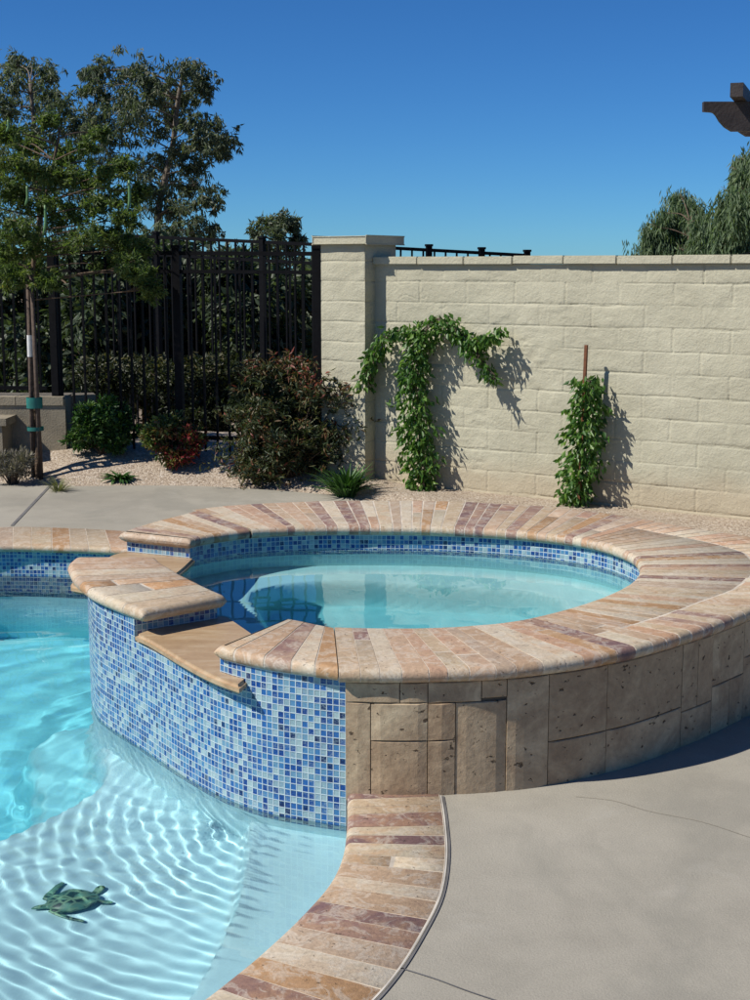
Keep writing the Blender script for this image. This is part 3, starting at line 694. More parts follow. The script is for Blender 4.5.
ribbon('control_joint', catmull([up(50, 486), up(12, 526)], 8), .022, .003, M['mastic'])
ribbon('control_joint', catmull([up(398, 968), up(436, 980), up(474, 994), up(560, 1022)], 8), .004, .003, M['mastic'])
ribbon('hairline_crack', catmull([up(575, 797), up(612, 801), up(650, 812), up(700, 822), up(750, 838)], 8), .002, .003, M['stucco'])
# gravel bed with a mound towards the fence
def bedz(X, Y):
    fe = np.interp(X, [p[0] for p in bed], [p[1] for p in bed]); d = Y-fe
    m = .20*sstep(0.02, 1.0, d)*sstep(.3, -.7, X)+.05*sstep(0, .4, d)
    return -.015+m+.02*(fbm(X*2.3, Y*2.3, 3, 77)-.45)*sstep(0, .2, d)+.012*(fbm(X*14, Y*14, 2, 78)-.45)
xs = np.arange(-6, 6, .05); ys = np.arange(5.0, 13.2, .05); gx, gy = np.meshgrid(xs, ys); fe = np.interp(gx, [p[0] for p in bed], [p[1] for p in bed])
zz = bedz(gx, gy); zz = np.where(gy < fe-.02, -.03, zz); zz = zz-1.6*sstep(12.6, 13.2, gy)
idx = np.arange(gx.size).reshape(gx.shape); q = np.stack([idx[:-1, :-1], idx[:-1, 1:], idx[1:, 1:], idx[1:, :-1]], -1).reshape(-1, 4)
keep = ((gy-fe).ravel()[q] > -.1).all(1)
tag(link('gravel_bed', fast_mesh('gravel_bed', np.stack([gx.ravel(), gy.ravel(), zz.ravel()], 1), q[keep], True), M['gravel']), kind='structure')
g1 = np.concatenate([np.arange(-400, -20, 20), np.arange(-20, 20, 1.0), np.arange(20, 401, 20)]); g2 = np.concatenate([np.arange(-60, 8, 4), np.arange(8, 40, 1.0), np.arange(40, 601, 20)])
gx, gy = np.meshgrid(g1, g2)
zz = -1.9-.0*gx-2.2*sstep(13, 40, gy)-4*sstep(40, 120, gy)+.4*(fbm(gx*.2, gy*.2, 3, 5)-.5)+3.0*sstep(150, 600, gy)
idx = np.arange(gx.size).reshape(gx.shape); q = np.stack([idx[:-1, :-1], idx[:-1, 1:], idx[1:, 1:], idx[1:, :-1]], -1).reshape(-1, 4)
tag(link('ground', fast_mesh('ground', np.stack([gx.ravel(), gy.ravel(), zz.ravel()], 1), q, True), M['earth']), kind='structure')

# ================================================================== GARDEN WALL AND PILLAR
TH = R(34.5); wd = Vector((math.cos(TH), -math.sin(TH), 0)); wn = Vector((-math.sin(TH), -math.cos(TH), 0))
W0 = Vector((.0, 10.9, 0))
def wall_at(px):       # arc position on the wall front for an image column
    k = (px-375)/F; return (k*W0.y-W0.x)/(wd.x-k*wd.y)
def wpt(u, v, off=0): return W0+wd*u+wn*off+Vector((0, 0, v))
CRS = .1535
def slump(U, V, seed, cw=.406, phase=0.0):
    row = np.floor(V/CRS); wav = .011*(fbm(U*4+row*3.7, V*0+seed, 3, seed)-.5)*2
    vv = V+wav; row = np.floor(vv/CRS); fv = vv-row*CRS; dv = np.minimum(fv, CRS-fv)
    uu = U+phase+(row % 2)*cw/2+.01*(vnoise(row*9.1, row*3.3, seed)-.5)+.004*(fbm(V*9, row*5, 2, seed+4)-.5); cid = np.floor(uu/cw); fu = uu-cid*cw; du = np.minimum(fu, cw-fu)
    h = 0*U
    bulge = (vnoise(cid*5.7+.3, row*7.9+.6, seed+2)-.5)
    fade = .05+.95*vnoise(U*3.3+9, row*3.1, seed+8)
    h -= .0085*fade*np.exp(-(dv/.0042)**2); h -= .010*(.15+.85*vnoise(cid*3.1+.5, row*2.7+.5, seed+5))*np.exp(-(du/.004)**2)
    h += .005*bulge*sstep(0, .03, dv)*sstep(0, .03, du)+.014*(fbm(U*3.2, V*5.5, 4, seed+10)-.5)+.013*(fbm(U*14, V*22, 3, seed+12)-.5)*sstep(.35, .65, fbm(U*2.2, V*3, 2, seed+44))
    h += .0018*(np.clip(np.sin(math.pi*fv/CRS), 0, 1)**.6)
    cr = np.abs(fbm(U*2.6+3, V*4.3, 3, seed+20)-.5); h -= .003*np.exp(-(cr/.006)**2)*sstep(.46, .56, fbm(U*1.7, V*1.9, 2, seed+30))
    return h
def block_face(mb, org, du, nrm, L, H, seed, cw=.406, res=.0115, phase=0., z0=0.):
    us = np.linspace(0, L, max(2, int(L/.0085))); vs_ = np.linspace(0, H, max(2, int(H/.0058))); U, V = np.meshgrid(us, vs_); h = slump(U, V+.0001, seed, cw, phase)
    h = h*sstep(0, .012, U+.004)*sstep(0, .012, L-U+.004)
    P = np.array(org)[None, None, :]+U[..., None]*np.array(du)+h[..., None]*np.array(nrm); P[..., 2] += V+z0
    idx = np.arange(U.size).reshape(U.shape); q = np.stack([idx[:-1, :-1], idx[:-1, 1:], idx[1:, 1:], idx[1:, :-1]], -1).reshape(-1, 4)
    n = sum(len(v) for v in mb[0]); mb[0].append(P.reshape(-1, 3)); mb[1].append(q+n)
def finish(name, mb, mat, parent): return link(name, fast_mesh(name, np.concatenate(mb[0]), np.concatenate(mb[1]), True), mat, parent)
WH = 1.715; WL = 6.6; T = .2
wall = empty('garden_wall', W0, 'long cream painted slump block wall behind the spa', 'wall')
mb = ([], []); back = W0-wn*T
block_face(mb, W0+Vector((0, 0, -.1)), wd, wn, WL, WH+.1, 41)
o = finish('wall_face', mb, M['block'], wall)
b = MB(); c = W0+wd*(WL/2)-wn*(T/2+.012); b.box((c.x, c.y, WH/2-.05), (WL/2, T/2-.01, WH/2+.045), -TH); link('wall_back', b.mesh('wall_back'), M['block'], wall)
b = MB(); x = -.0; rr = random.Random(9); capmb = bmesh.new()
while x < WL:
    l = .405; cc = W0+wd*(x+l/2)-wn*(T/2-.0); r = bmesh.ops.create_cube(capmb, size=1)
    dz = rr.uniform(-.002, .002); dn = rr.uniform(-.003, .003)
    for v in r['verts']:
        a = v.co.copy(); v.co = cc+wd*(a.x*(l-.004))+wn*(a.y*(T+.075)+dn)+Vector((0, 0, WH+.03+a.z*.06+dz))
    x += l
bmesh.ops.bevel(capmb, geom=capmb.edges[:], offset=.006, segments=2, affect='EDGES')
me = bpy.data.meshes.new('wall_cap'); capmb.to_mesh(me); capmb.free(); link('wall_cap', me, M['block'], wall)
PW = .415; PP = .135; PHt = 1.87; PD = .42
P0 = W0+wn*PP-wd*PW
pil = empty('block_pillar', W0+wn*(PP-PD/2)-wd*PW/2, 'square cream slump block pillar with flat cap between the iron fence and wall', 'pillar')
mb = ([], [])
lo = Vector((0, 0, -.1))
block_face(mb, P0+lo, wd, wn, PW, PHt+.1, 61, cw=50, phase=10, z0=0)
block_face(mb, W0+wn*PP+lo, -wn, wd, PD, PHt+.1, 62, cw=50, phase=10)
block_face(mb, P0-wn*PD+lo, wn, -wd, PD, PHt+.1, 63, cw=50, phase=10)
block_face(mb, W0+wn*(PP-PD)+lo, -wd, -wn, PW, PHt+.1, 64, cw=50, phase=10)
finish('shaft', mb, M['block'], pil)
bm = bmesh.new(); r = bmesh.ops.create_cube(bm, size=1); cc = W0+wn*(PP-PD/2)-wd*PW/2
for v in r['verts']: a = v.co.copy(); v.co = cc+wd*(a.x*(PW+.09))+wn*(a.y*(PD+.09))+Vector((0, 0, PHt+.03+a.z*.06))
bmesh.ops.bevel(bm, geom=bm.edges[:], offset=.006, segments=2, affect='EDGES'); me = bpy.data.meshes.new('cap'); bm.to_mesh(me); bm.free(); link('cap', me, M['block'], pil)

# ================================================================== IRON FENCES
def fence(name, A, Bp, zb, zt_a, zt_b, label, rails, post_t, pitch=.1, group=None, ps=.008, pw=.03):
    A = Vector(A); Bp = Vector(Bp); d = Bp-A; L = d.length; ang = math.atan2(d.y, d.x)
    root = empty(name, (A.x, A.y, zb), label, 'fence', group)
    def zt(t): return zt_a+(zt_b-zt_a)*t
    n = int(L/pitch); first = None; ps_ = [t for t in post_t]
    H = max(zt_a, zt_b)-zb
    for i in range(n):
        t = (i+.5)/n
        if any(abs(t-p)*L < .05 for p in ps_): continue
        p = A.lerp(Bp, t); h = zt(t)-zb
        if first is None:
            b = MB(); b.box((p.x, p.y, zb+h/2), (ps, ps, h/2), ang); o = link('picket', b.mesh('picket'), M['iron'], root); first = (o, p, h)
        else:
            o = first[0].copy(); COL.objects.link(o); q = p-first[1]; o.location = (q.x, q.y, (zt(t)-zb-first[2])); 
    for dz, th in rails:
        b = MB(); a_ = A.copy(); c_ = Bp.copy(); z0 = (zt_a+dz) if dz <= 0 else zb+dz-1; z1 = (zt_b+dz) if dz <= 0 else zb+dz-1
        vs = []
        nx_, ny_ = -math.sin(ang)*.013, math.cos(ang)*.013
        for (p, z) in ((A, z0), (Bp, z1)):
            for s in (-1, 1):
                for k in (-1, 1): vs.append((p.x+nx_*s, p.y+ny_*s, z+k*th))
        b.add(vs, [(0, 1, 3, 2), (4, 6, 7, 5), (0, 4, 5, 1), (2, 3, 7, 6), (0, 2, 6, 4), (1, 5, 7, 3)]); link('rail', b.mesh('rail'), M['iron'], root)
    for t in post_t:
        p = A.lerp(Bp, t); b = MB(); z = zt(t)+.04; b.box((p.x, p.y, (zb-.15+z)/2), (pw, pw, (z-zb+.15)/2), ang)
        o = link('post', b.mesh('post'), M['iron'], root)
        b = MB(); b.box((p.x, p.y, z+.012), (pw+.008, pw+.008, .012), ang); link('post_cap', b.mesh('post_cap'), M['iron'], o)
    return root
PA = Vector((-.42, 11.2, 0)); PB = Vector((-2.66, 11.72, 0)); PC = Vector((-6.2, 12.0, 0))
L_ = (PB-PA).length
fence('iron_fence', PA, PB, .20, 1.80, 1.815, 'black iron picket fence between the block pillar and the corner post', [(0, .016), (-.145, .014), (1.12, .016)], [.015, .525, 1.0])
fence('iron_fence', PB+Vector((-.08, 0, 0)), PC, .66, 1.83, 1.88, 'black iron picket fence standing on the low tan retaining wall', [(0, .016), (-.145, .014), (1.04, .016)], [.6])
A1 = atY(100, 234.5, 17.0); B1 = atY(326, 245, 15.2); B2 = atY(528, 255.5, 16.0)
fence('iron_fence', (A1.x, A1.y, 0), (B1.x, B1.y, 0), -1.0, A1.z, B1.z, 'higher black iron fence on the slope behind the pool fence', [(0, .018), (-.2, .016)], [.27, .74], .115, ps=.009)
pt = [ (a-300)/(528-300) for a in (300, 358, 420, 477, 527)]
A2 = atY(300, 243.6, 15.3)
fence('iron_fence', (A2.x+.15, A2.y+.12, 0), (B2.x, B2.y, 0), -1.0, A2.z-.0, B2.z, 'black iron fence whose top shows just above the cream garden wall', [(0, .018), (-.17, .016)], pt[1:], .125, ps=.009)

# low retaining wall on the left
rw = empty('retaining_wall', (-3.1, 11.75, 0), 'low tan block retaining wall at the left under the fence', 'wall')
b = MB(); b.box((-4.35, 11.85, .26), (1.78, .16, .36), -.03, 0); b.box((-2.50, 11.98, .27), (.10, .10, .36), .3, 0)
link('wall_body', b.mesh('wall_body'), M['stucco'], rw)
b = MB()
for k in range(9): b.box((-2.78-.4*k, 11.83+.012*k, .60), (.197, .20, .035), -.03)
link('wall_cap', b.mesh('wall_cap'), M['stucco'], rw)
b = MB(); b.box((-3.75, 11.52, .16), (.72, .15, .27), -.02); b.box((-3.73, 11.52, .455), (.74, .17, .03), -.02); link('step_block', b.mesh('step_block'), M['stucco'], rw)

# ================================================================== FOLIAGE
def leaves(P, D, L, Wd, rnd, rs, fold=.25):
    """one folded diamond per leaf: P base points, D direction, L/W sizes"""
    n = len(P); D = D/(np.linalg.norm(D, axis=1)[:, None]+1e-9)
    r = rs.normal(size=(n, 3)); S = np.cross(D, r); S /= np.linalg.norm(S, axis=1)[:, None]+1e-9; Nn = np.cross(S, D)
    L = np.broadcast_to(L, (n,))[:, None]*rs.uniform(.7, 1.25, (n, 1)); Wd = np.broadcast_to(Wd, (n,))[:, None]*rs.uniform(.7, 1.2, (n, 1))
    v0 = P; v1 = P+D*L*.42+S*Wd*.5+Nn*Wd*fold; v2 = P+D*L+Nn*L*-.12; v3 = P+D*L*.42-S*Wd*.5+Nn*Wd*fold
    V = np.stack([v0, v1, v2, v3], 1).reshape(-1, 3); b = np.arange(n)[:, None]*4
    Fa = np.concatenate([b+np.array([[0, 1, 2]]), b+np.array([[0, 2, 3]])], 0)
    return V, Fa, np.concatenate([rnd, rnd])
def ball(n, rs, shell=.45):
    d = rs.normal(size=(n, 3)); d /= np.linalg.norm(d, axis=1)[:, None]; return d*(shell+(1-shell)*rs.uniform(0, 1, (n, 1))**.5), d
def foliage(name, clumps, mat, parent, per, L, Wd, droop=.0, seed=1, outw_=.6, shell=.2, twig=0, rndf=None, dens=True, airy=0, hang=0):
    rs = np.random.RandomState(seed); VV = []; FF = []; RR = []; n0 = 0
    for (c, r) in clumps:
        r = np.array(r if hasattr(r, '__len__') else (r, r, r*.8)); k = int(per*rs.uniform(.7, 1.3))
        if twig:      # leaves gathered on twigs -> uneven clusters with gaps
            nt = max(3, int(k/twig)); b, d = ball(nt, rs, shell); j = rs.randint(0, nt, k)
            if airy: b = np.clip(rs.normal(size=(nt, 3))*airy, -1.5, 1.5)
            loc = b[j]+rs.normal(size=(k, 3))*(.13 if airy else .16); dd = d[j]
            tone = rs.uniform(0, 1, nt)[j]*.5
        else: loc, dd = ball(k, rs, shell); tone = rs.uniform(0, .5, k)
        P = np.array(c)+loc*r
        if hang: P = P+np.stack([0*P[:, 0], 0*P[:, 0], -hang*rs.uniform(0, 1, k)], 1)
        D = dd*outw_+rs.normal(size=(k, 3))*.55+np.array([0, 0, -droop])
        rnd = np.clip(tone+rs.uniform(0, .5, k), 0, 1)
        if rndf is not None: rnd = rndf(P, rnd, rs)
        V, Fa, rn = leaves(P, D, L, Wd, rnd, rs); VV.append(V); FF.append(Fa+n0); RR.append(rn); n0 += len(V)
    return link(name, fast_mesh(name, np.concatenate(VV), np.concatenate(FF), False, np.concatenate(RR)), mat, parent)
def limbs(name, base, forks, clumps, mat, parent, r0, rtip=.012, seed=1, nmax=60):
    rs = random.Random(seed); b = MB(); fk = [Vector(f) for f in forks]; pts = [Vector(base)]+fk
    n = len(pts); rad = [r0*(1-.6*i/(n-1)) for i in range(n)]
    cm = catmull([tuple(p) for p in pts], 5); b.tube(cm, list(np.linspace(r0, r0*.35, len(cm))), 8)
    for (c, r) in clumps[:nmax]:
        c = Vector(c); i = min(range(len(cm)), key=lambda k: (Vector(cm[k])-c).length+ (0.6*max(0, cm[k][2]-c.z+ .1*(c-Vector(cm[k])).length))); a = Vector(cm[i])
        m = a.lerp(c, .5)+Vector((rs.uniform(-.1, .1), rs.uniform(-.1, .1), rs.uniform(-.02, .12)))*(c-a).length
        br = max(rtip*1.2, r0*.16*(1-i/len(cm)*.5)); b.tube(catmull([tuple(a), tuple(m), tuple(c)], 4), list(np.linspace(br, rtip*.5, 9)), 5)
        for _ in range(3):
            e = c+Vector((rs.uniform(-1, 1), rs.uniform(-1, 1), rs.uniform(-.7, 1)))*(r if not hasattr(r, '__len__') else r[0])*.8; b.tube([tuple(m.lerp(c, .6)), tuple(e)], [rtip*.6, rtip*.25], 4)
    return link(name, b.mesh(name, True), mat, parent)
def px_clumps(lst, Y, dY, sc=3.125, ox=0, oy=40, seed=0, k=1.0):
    rs = random.Random(seed); out = []
    for (x, y, r) in lst:
        Yc = Y+rs.uniform(-dY, dY); p = atY(ox+x/sc, oy+y/sc, Yc); out.append((tuple(p), r/sc/F*Yc*k))
    return out

# eucalyptus beyond the fence
ea = [(420, 90, 55), (370, 110, 45), (290, 95, 38), (560, 95, 50), (620, 112, 42), (645, 150, 28), (520, 170, 50), (580, 190, 42), (460, 180, 45), (600, 262, 40), (660, 265, 45), (702, 310, 34), (690, 352, 26), (640, 322, 40),
      (565, 340, 40), (500, 390, 50), (600, 395, 38), (560, 455, 52), (630, 465, 48), (668, 500, 32), (600, 525, 52), (540, 530, 45), (600, 590, 40), (662, 592, 26), (520, 600, 40), (460, 290, 48), (440, 230, 48),
      (400, 200, 50), (340, 180, 50), (300, 150, 42), (360, 280, 60), (300, 240, 50), (420, 400, 60), (470, 480, 55), (330, 350, 60), (470, 130, 32), (540, 250, 30), (480, 620, 50), (560, 650, 45)]
t1 = empty('eucalyptus_tree', atY(168, 480, 30), 'tall airy eucalyptus with a ragged crown, right of the trees on the left', 'tree')
cl = px_clumps(ea, 30, 1.3, seed=1, k=1.0)
limbs('trunk', atY(160, 470, 30), [atY(160, 300, 30), atY(158, 215, 30), atY(172, 150, 30.2), atY(178, 100, 30), atY(184, 70, 30)], cl, M['pale_bark'], t1, .10, .015, 4)
foliage('crown', cl, M['euc'], t1, 560, .14, .034, 1.0, 5, .5, .1, twig=16, airy=.56)
eb = [(40, 75, 34), (90, 78, 42), (150, 100, 34), (25, 130, 40), (90, 150, 48), (160, 165, 44), (60, 220, 50), (130, 235, 50), (205, 210, 40), (240, 265, 45), (180, 300, 55), (60, 300, 55), (10, 200, 45), (20, 380, 60), (110, 380, 60), (200, 400, 60),
      (40, 470, 60), (130, 480, 60), (230, 480, 60), (-60, 120, 60), (-70, 230, 70), (-60, 380, 80), (70, 580, 60), (180, 590, 60), (290, 300, 45), (300, 420, 60)]
t2 = empty('eucalyptus_tree', atY(10, 480, 25), 'dark eucalyptus with bare twigs behind the young staked tree at far left', 'tree')
cl = px_clumps(eb, 25, 1.2, seed=2)
limbs('trunk', atY(30, 470, 25), [atY(34, 300, 25), atY(40, 220, 25), atY(36, 150, 25), atY(30, 80, 25)], cl, M['pale_bark'], t2, .08, .012, 6)
foliage('crown', cl, M['euc'], t2, 420, .12, .028, .8, 7, .5, .1, twig=12, airy=.6)
ec = [(255, 232, 9), (268, 224, 9), (283, 220, 9), (293, 226, 9), (298, 238, 8), (278, 236, 11), (262, 244, 10), (290, 246, 10), (274, 256, 14), (298, 262, 14), (256, 262, 14), (284, 276, 16), (262, 286, 16), (300, 290, 16)]
t3 = empty('eucalyptus_tree', atY(278, 460, 34), 'small rounded treetop just above the iron fence left of the pillar', 'tree')
cl = px_clumps(ec, 34, .8, 1, 0, 0, 3)
limbs('trunk', atY(278, 440, 34), [atY(278, 300, 34), atY(277, 228, 34)], cl, M['bark'], t3, .12, .02, 8)
foliage('crown', cl, M['euc'], t3, 420, .15, .04, .6, 9, .5, .2, twig=12, airy=.5)
# pepper trees behind the wall on the right
ed = [(655, 236, 9), (668, 222, 10), (664, 248, 14), (684, 204, 9), (690, 216, 12), (682, 236, 15), (704, 226, 11), (700, 245, 16), (716, 238, 10), (720, 255, 14), (652, 258, 12), (690, 268, 20), (672, 275, 20)]
t4 = empty('pepper_tree', atY(690, 400, 24), 'lower weeping pepper tree with green drooping sprays above the cream wall', 'tree')
ed = [(x-(4 if x < 690 else 0), y-9, r*1.15) for x, y, r in ed]; cl = px_clumps(ed, 24, .7, 1, 0, 0, 5); limbs('trunk', atY(692, 420, 24), [atY(692, 300, 24), atY(690, 222, 24)], cl, M['bark'], t4, .11, .012, 10)
foliage('crown', cl, M['pepper'], t4, 1500, .15, .020, 1.8, 11, .35, .1, twig=22, airy=.5, hang=.55)
ee = [(742, 158, 8), (752, 170, 12), (738, 172, 8), (730, 195, 11), (745, 192, 15), (722, 204, 9), (735, 215, 15), (752, 215, 18), (724, 232, 11), (742, 240, 18), (730, 255, 14), (770, 180, 20), (775, 215, 25), (770, 250, 25), (745, 270, 22), (790, 190, 25), (760, 148, 12)]
t5 = empty('pepper_tree', atY(765, 400, 20), 'taller weeping pepper tree at the right edge below the pergola beam', 'tree')
cl = px_clumps(ee, 20, .6, 1, 0, 0, 6); limbs('trunk', atY(768, 420, 20), [atY(766, 300, 20), atY(760, 180, 20)], cl, M['bark'], t5, .12, .012, 12)
foliage('crown', cl, M['pepper'], t5, 1300, .13, .020, 1.8, 13, .35, .1, twig=22, airy=.5, hang=.5)
# dark bushy trees behind the far fence
bgl = [(12, 325, 50, 20, 'dark bushy tree behind the retaining wall fence at the far left edge'), (78, 325, 52, 18.6, 'dark bushy tree between the staked tree and the first round bush, beyond the fence'),
       (140, 325, 54, 19.5, 'dark bushy tree beyond the fence behind the red green bush'), (205, 332, 52, 21, 'dark bushy tree beyond the fence right of the thick post'), (262, 328, 50, 19, 'dark bushy tree beyond the fence behind the big reddish bush'),
       (312, 328, 46, 20.5, 'dark bushy tree beyond the fence touching the block pillar'), (350, 345, 40, 22, None)]
for i, (x, y, r, Y, lab) in enumerate(bgl):
    if lab is None: continue
    c = atY(x, y, Y); rs = random.Random(40+i); rw_ = r/F*Y
    cl = [((c.x+rs.uniform(-1, 1)*rw_*.75, c.y+rs.uniform(-.8, .8), c.z+rs.uniform(-1.5, 1.25)*rw_), rs.uniform(.36, .55)*rw_) for _ in range(34)]
    t = empty('background_tree', (c.x, c.y, -2), lab, 'tree', 'dark trees beyond the fence')
    limbs('trunk', (c.x, c.y, -2.4), [(c.x+.05, c.y, -.6), (c.x, c.y, c.z+.3)], cl, M['bark'], t, .09, .015, 50+i)
    foliage('crown', cl, M['euc'] if i in (3, 5) else M['dark'], t, 420, .15, .07, .5, 60+i, .5, .15, twig=8)
for i, (x, y, Y, lab) in enumerate([(118, 400, 13.3, 'leafy hedge shrub with yellowing tips behind the fence, above the round green bush'), (180, 402, 13.1, 'leafy hedge shrub with yellowing tips behind the fence at the thick post'),
                                    (240, 400, 13.2, 'leafy hedge shrub with yellowing tips behind the fence, left of the big reddish bush'), (300, 398, 13.3, 'leafy hedge shrub behind the fence beside the pillar')]):
    c = atY(x, y, Y); rs = random.Random(80+i)
    cl = [((c.x+rs.uniform(-.33, .33), c.y+rs.uniform(-.2, .2), c.z+rs.uniform(-.4, .32)), rs.uniform(.13, .2)) for _ in range(18)]
    t = empty('hedge_shrub', (c.x, c.y, -.5), lab, 'shrub', 'hedge shrubs behind the fence')
    limbs('stem', (c.x, c.y, -1.5), [(c.x, c.y, -.2), (c.x, c.y, c.z)], cl, M['bark'], t, .03, .006, 90+i)
    foliage('foliage', cl, M['yel'], t, 260, .055, .026, .0, 95+i, .7, .2, twig=6, rndf=lambda P, r, s: np.clip(r*.7+.4*sstep(.45, .85, P[:, 2])*s.uniform(0, 1, len(r)), 0, 1))

# young staked tree
TY = 11.25
tb = up(36, 478, .03)
yt = empty('young_tree', (tb[0], tb[1], .03), 'young feathery tree tied to two stakes at the left of the gravel bed', 'tree')
ey = [(20, 290, 34), (90, 330, 36), (60, 400, 42), (200, 360, 32), (262, 335, 34), (180, 425, 40), (262, 440, 40), (330, 420, 38), (385, 400, 34), (50, 480, 45), (140, 520, 45), (220, 545, 45), (300, 520, 42), (360, 500, 40), (405, 555, 38),
      (330, 600, 42), (270, 610, 45), (385, 650, 42), (440, 650, 36), (200, 640, 45), (120, 640, 45), (60, 600, 45), (20, 660, 45), (-10, 560, 50), (410, 710, 38), (455, 735, 36), (470, 780, 30), (130, 430, 36), (-40, 420, 60), (-60, 300, 55), (-40, 680, 60), (430, 480, 24), (330, 700, 30), (110, 720, 40), (40, 740, 34), (150, 760, 26), (310, 290, 22), (150, 250, 24), (-80, 500, 60)]
cl = px_clumps(ey, TY, .55, seed=8)
tr = limbs('trunk', (tb[0]+.01, tb[1]+.05, .0), [atY(33, 380, TY+.03), atY(31, 300, TY), atY(38, 230, TY), atY(52, 170, TY+.05), atY(60, 130, TY)], cl, M['bark'], yt, .026, .006, 14)
foliage('crown', cl, M['young'], yt, 900, .046, .013, .3, 15, .6, .05, twig=22, airy=.62)
rs = random.Random(3); b = MB()
for (x, y, l) in ((129, 180, 34), (27, 186, 20), (45, 205, 30), (8, 120, 12)):
    p = [atY(x, y, TY-.45), atY(x+.5, y+l*.6, TY-.45), atY(x-2, y+l, TY-.45)]; b = MB(); b.tube(catmull([tuple(k) for k in p], 4), [.009, .011, .012, .012, .012, .012, .011, .008, .004], 6); link('seed_pod', b.mesh('seed_pod', True), M['pod'], yt)
def stake(x0, y0, x1, y1, Yc, lab, tagp=False):
    a = atY(x0, y0, Yc); a = (a.x, Yc); t_ = atY(x1, y1, Yc); b = MB(); b.tube([(a[0], a[1], -.03), tuple(t_)], [.019, .016], 10)
    o = tag(link('tree_stake', b.mesh('tree_stake', True), M['stake']), lab, 'stake', 'stakes of the young tree'); return a, t_, o
a1, t1_, s1 = stake(33, 464, 27.5, 265, 11.2, 'thin brown stake with a white paper tag, left of the pair')
a2, t2_, s2 = stake(41, 474, 31, 268, 11.14, 'thicker grey brown stake, right and nearer of the pair')
p = Vector((*a1, 0)).lerp(t1_, 1); 
b = MB(); q0 = Vector((a1[0], a1[1], 0)).lerp(t1_, .58); q1 = Vector((a1[0], a1[1], 0)).lerp(t1_, .68); b.tube([tuple(q0), tuple(q1)], [.021, .021], 10, False); link('paper_tag', b.mesh('paper_tag'), M['label'], s1)
for (py, lab) in ((403, 'wide green band tying the young tree to its stakes, upper one'), (429, 'narrow green band with pale edge around the tree stakes, lower one')):
    b = MB(); c1 = atY(30.5, py, a2[1]); hh = .043 if py < 410 else .015
    for zc in np.linspace(-hh, hh, 2): pass
    cx, cy = (a1[0]+a2[0])/2+.0, (a1[1]+a2[1])/2
    fr = (c1.z)/t1_.z; x1_ = a1[0]+(t1_.x-a1[0])*fr; x2_ = a2[0]+(t2_.x-a2[0])*fr; cx = (x1_+x2_)/2; hx = abs(x2_-x1_)/2+.032; hy = abs(a1[1]-a2[1])/2+.03
    ring = [(cx+hx*math.cos(a), cy+hy*math.sin(a)) for a in np.linspace(0, 2*math.pi, 25)]
    strip(np.array(ring), c1.z-hh, c1.z+hh, 1, b); tag(link('tree_tie', b.mesh('tree_tie', True), M['tie']), lab, 'tie', 'green ties around the stakes')

# bushes in the bed
def bush(name, part_mat, x, y, rx, ry, Yc, n, L, Wd, lab, seed, stops=None, depth=None, rndf=None, droop=0, cat='bush', nc=26, wild=0):
    c = atY(x, y, Yc); k = Yc/F; rxw, rzw = rx*k, ry*k; rd = depth or rxw*.8; rs = random.Random(seed); cl = []
    for _ in range(nc):
        a = rs.uniform(0, 2*math.pi); e = math.asin(rs.uniform(-.9, 1)); f = .72*rs.uniform(.6, 1+wild)
        cl.append(((c.x+rxw*f*math.cos(a)*math.cos(e), c.y+rd*f*math.sin(a)*math.cos(e), c.z+rzw*f*math.sin(e)), rs.uniform(.24, .36)*min(rxw, rzw)))
    zb = float(bedz(np.array([c.x]), np.array([c.y]))[0]); t = empty(name, (c.x, c.y, zb), lab, cat)
    b = MB()
    for (q, r) in cl: b.tube(catmull([(c.x+rs.uniform(-.03, .03), c.y+rs.uniform(-.03, .03), zb-.03), tuple(Vector((c.x, c.y, zb)).lerp(Vector(q), .55)+Vector((0, 0, .02))), q], 3), list(np.linspace(.007, .002, 7)), 5)
    link('stems', b.mesh('stems', True), M['bark'], t)
    foliage('foliage', cl, part_mat, t, int(n/nc), L, Wd, droop, seed+1, .75, .3, twig=7, rndf=rndf, airy=.55 if wild else 0); return t
bush('round_bush', M['bush'], 101, 426, 40, 33, 11.55, 6000, .045, .024, 'rounded leafy green bush in the gravel, right of the stakes', 101)
rc = atY(176, 446, 11.3)
bush('red_bush', M['redb'], 171, 441, 37, 30, 11.3, 5400, .042, .02, 'small rounded bush half green half crimson in the gravel bed', 103,
     rndf=lambda P, r, s: np.clip(r*.7+.75*s.uniform(0, 1, len(r))*sstep(.42, .06, np.hypot(P[:, 0]-rc.x-.12, (P[:, 2]-rc.z+.06)*1.1)), 0, 1))
bush('nandina_bush', M['nand'], 291, 431, 64, 57, 10.95, 13500, .055, .016, 'large spreading dark bush with reddish tips against the block pillar', 105, depth=.32, nc=60, wild=.45,
     rndf=lambda P, r, s: np.clip(r*.66+.45*s.uniform(0, 1, len(r))**3+.35*sstep(.65, .95, P[:, 2])*s.uniform(0, 1.4, len(r)), 0, 1))
bush('nandina_bush', M['nand'], 266, 390, 36, 34, 11.05, 3400, .055, .016, 'upright reddish shrub rising behind the large spreading dark bush', 107, depth=.2, wild=.4,
     rndf=lambda P, r, s: np.clip(r*.6+.4*sstep(.7, .95, P[:, 2])*s.uniform(0, 1.3, len(r)), 0, 1))
bush('lavender_bush', M['grey'], 12, 466, 30, 18, 11.0, 3200, .05, .007, 'low grey twiggy shrub at the left edge before the stakes', 109, droop=-.7)
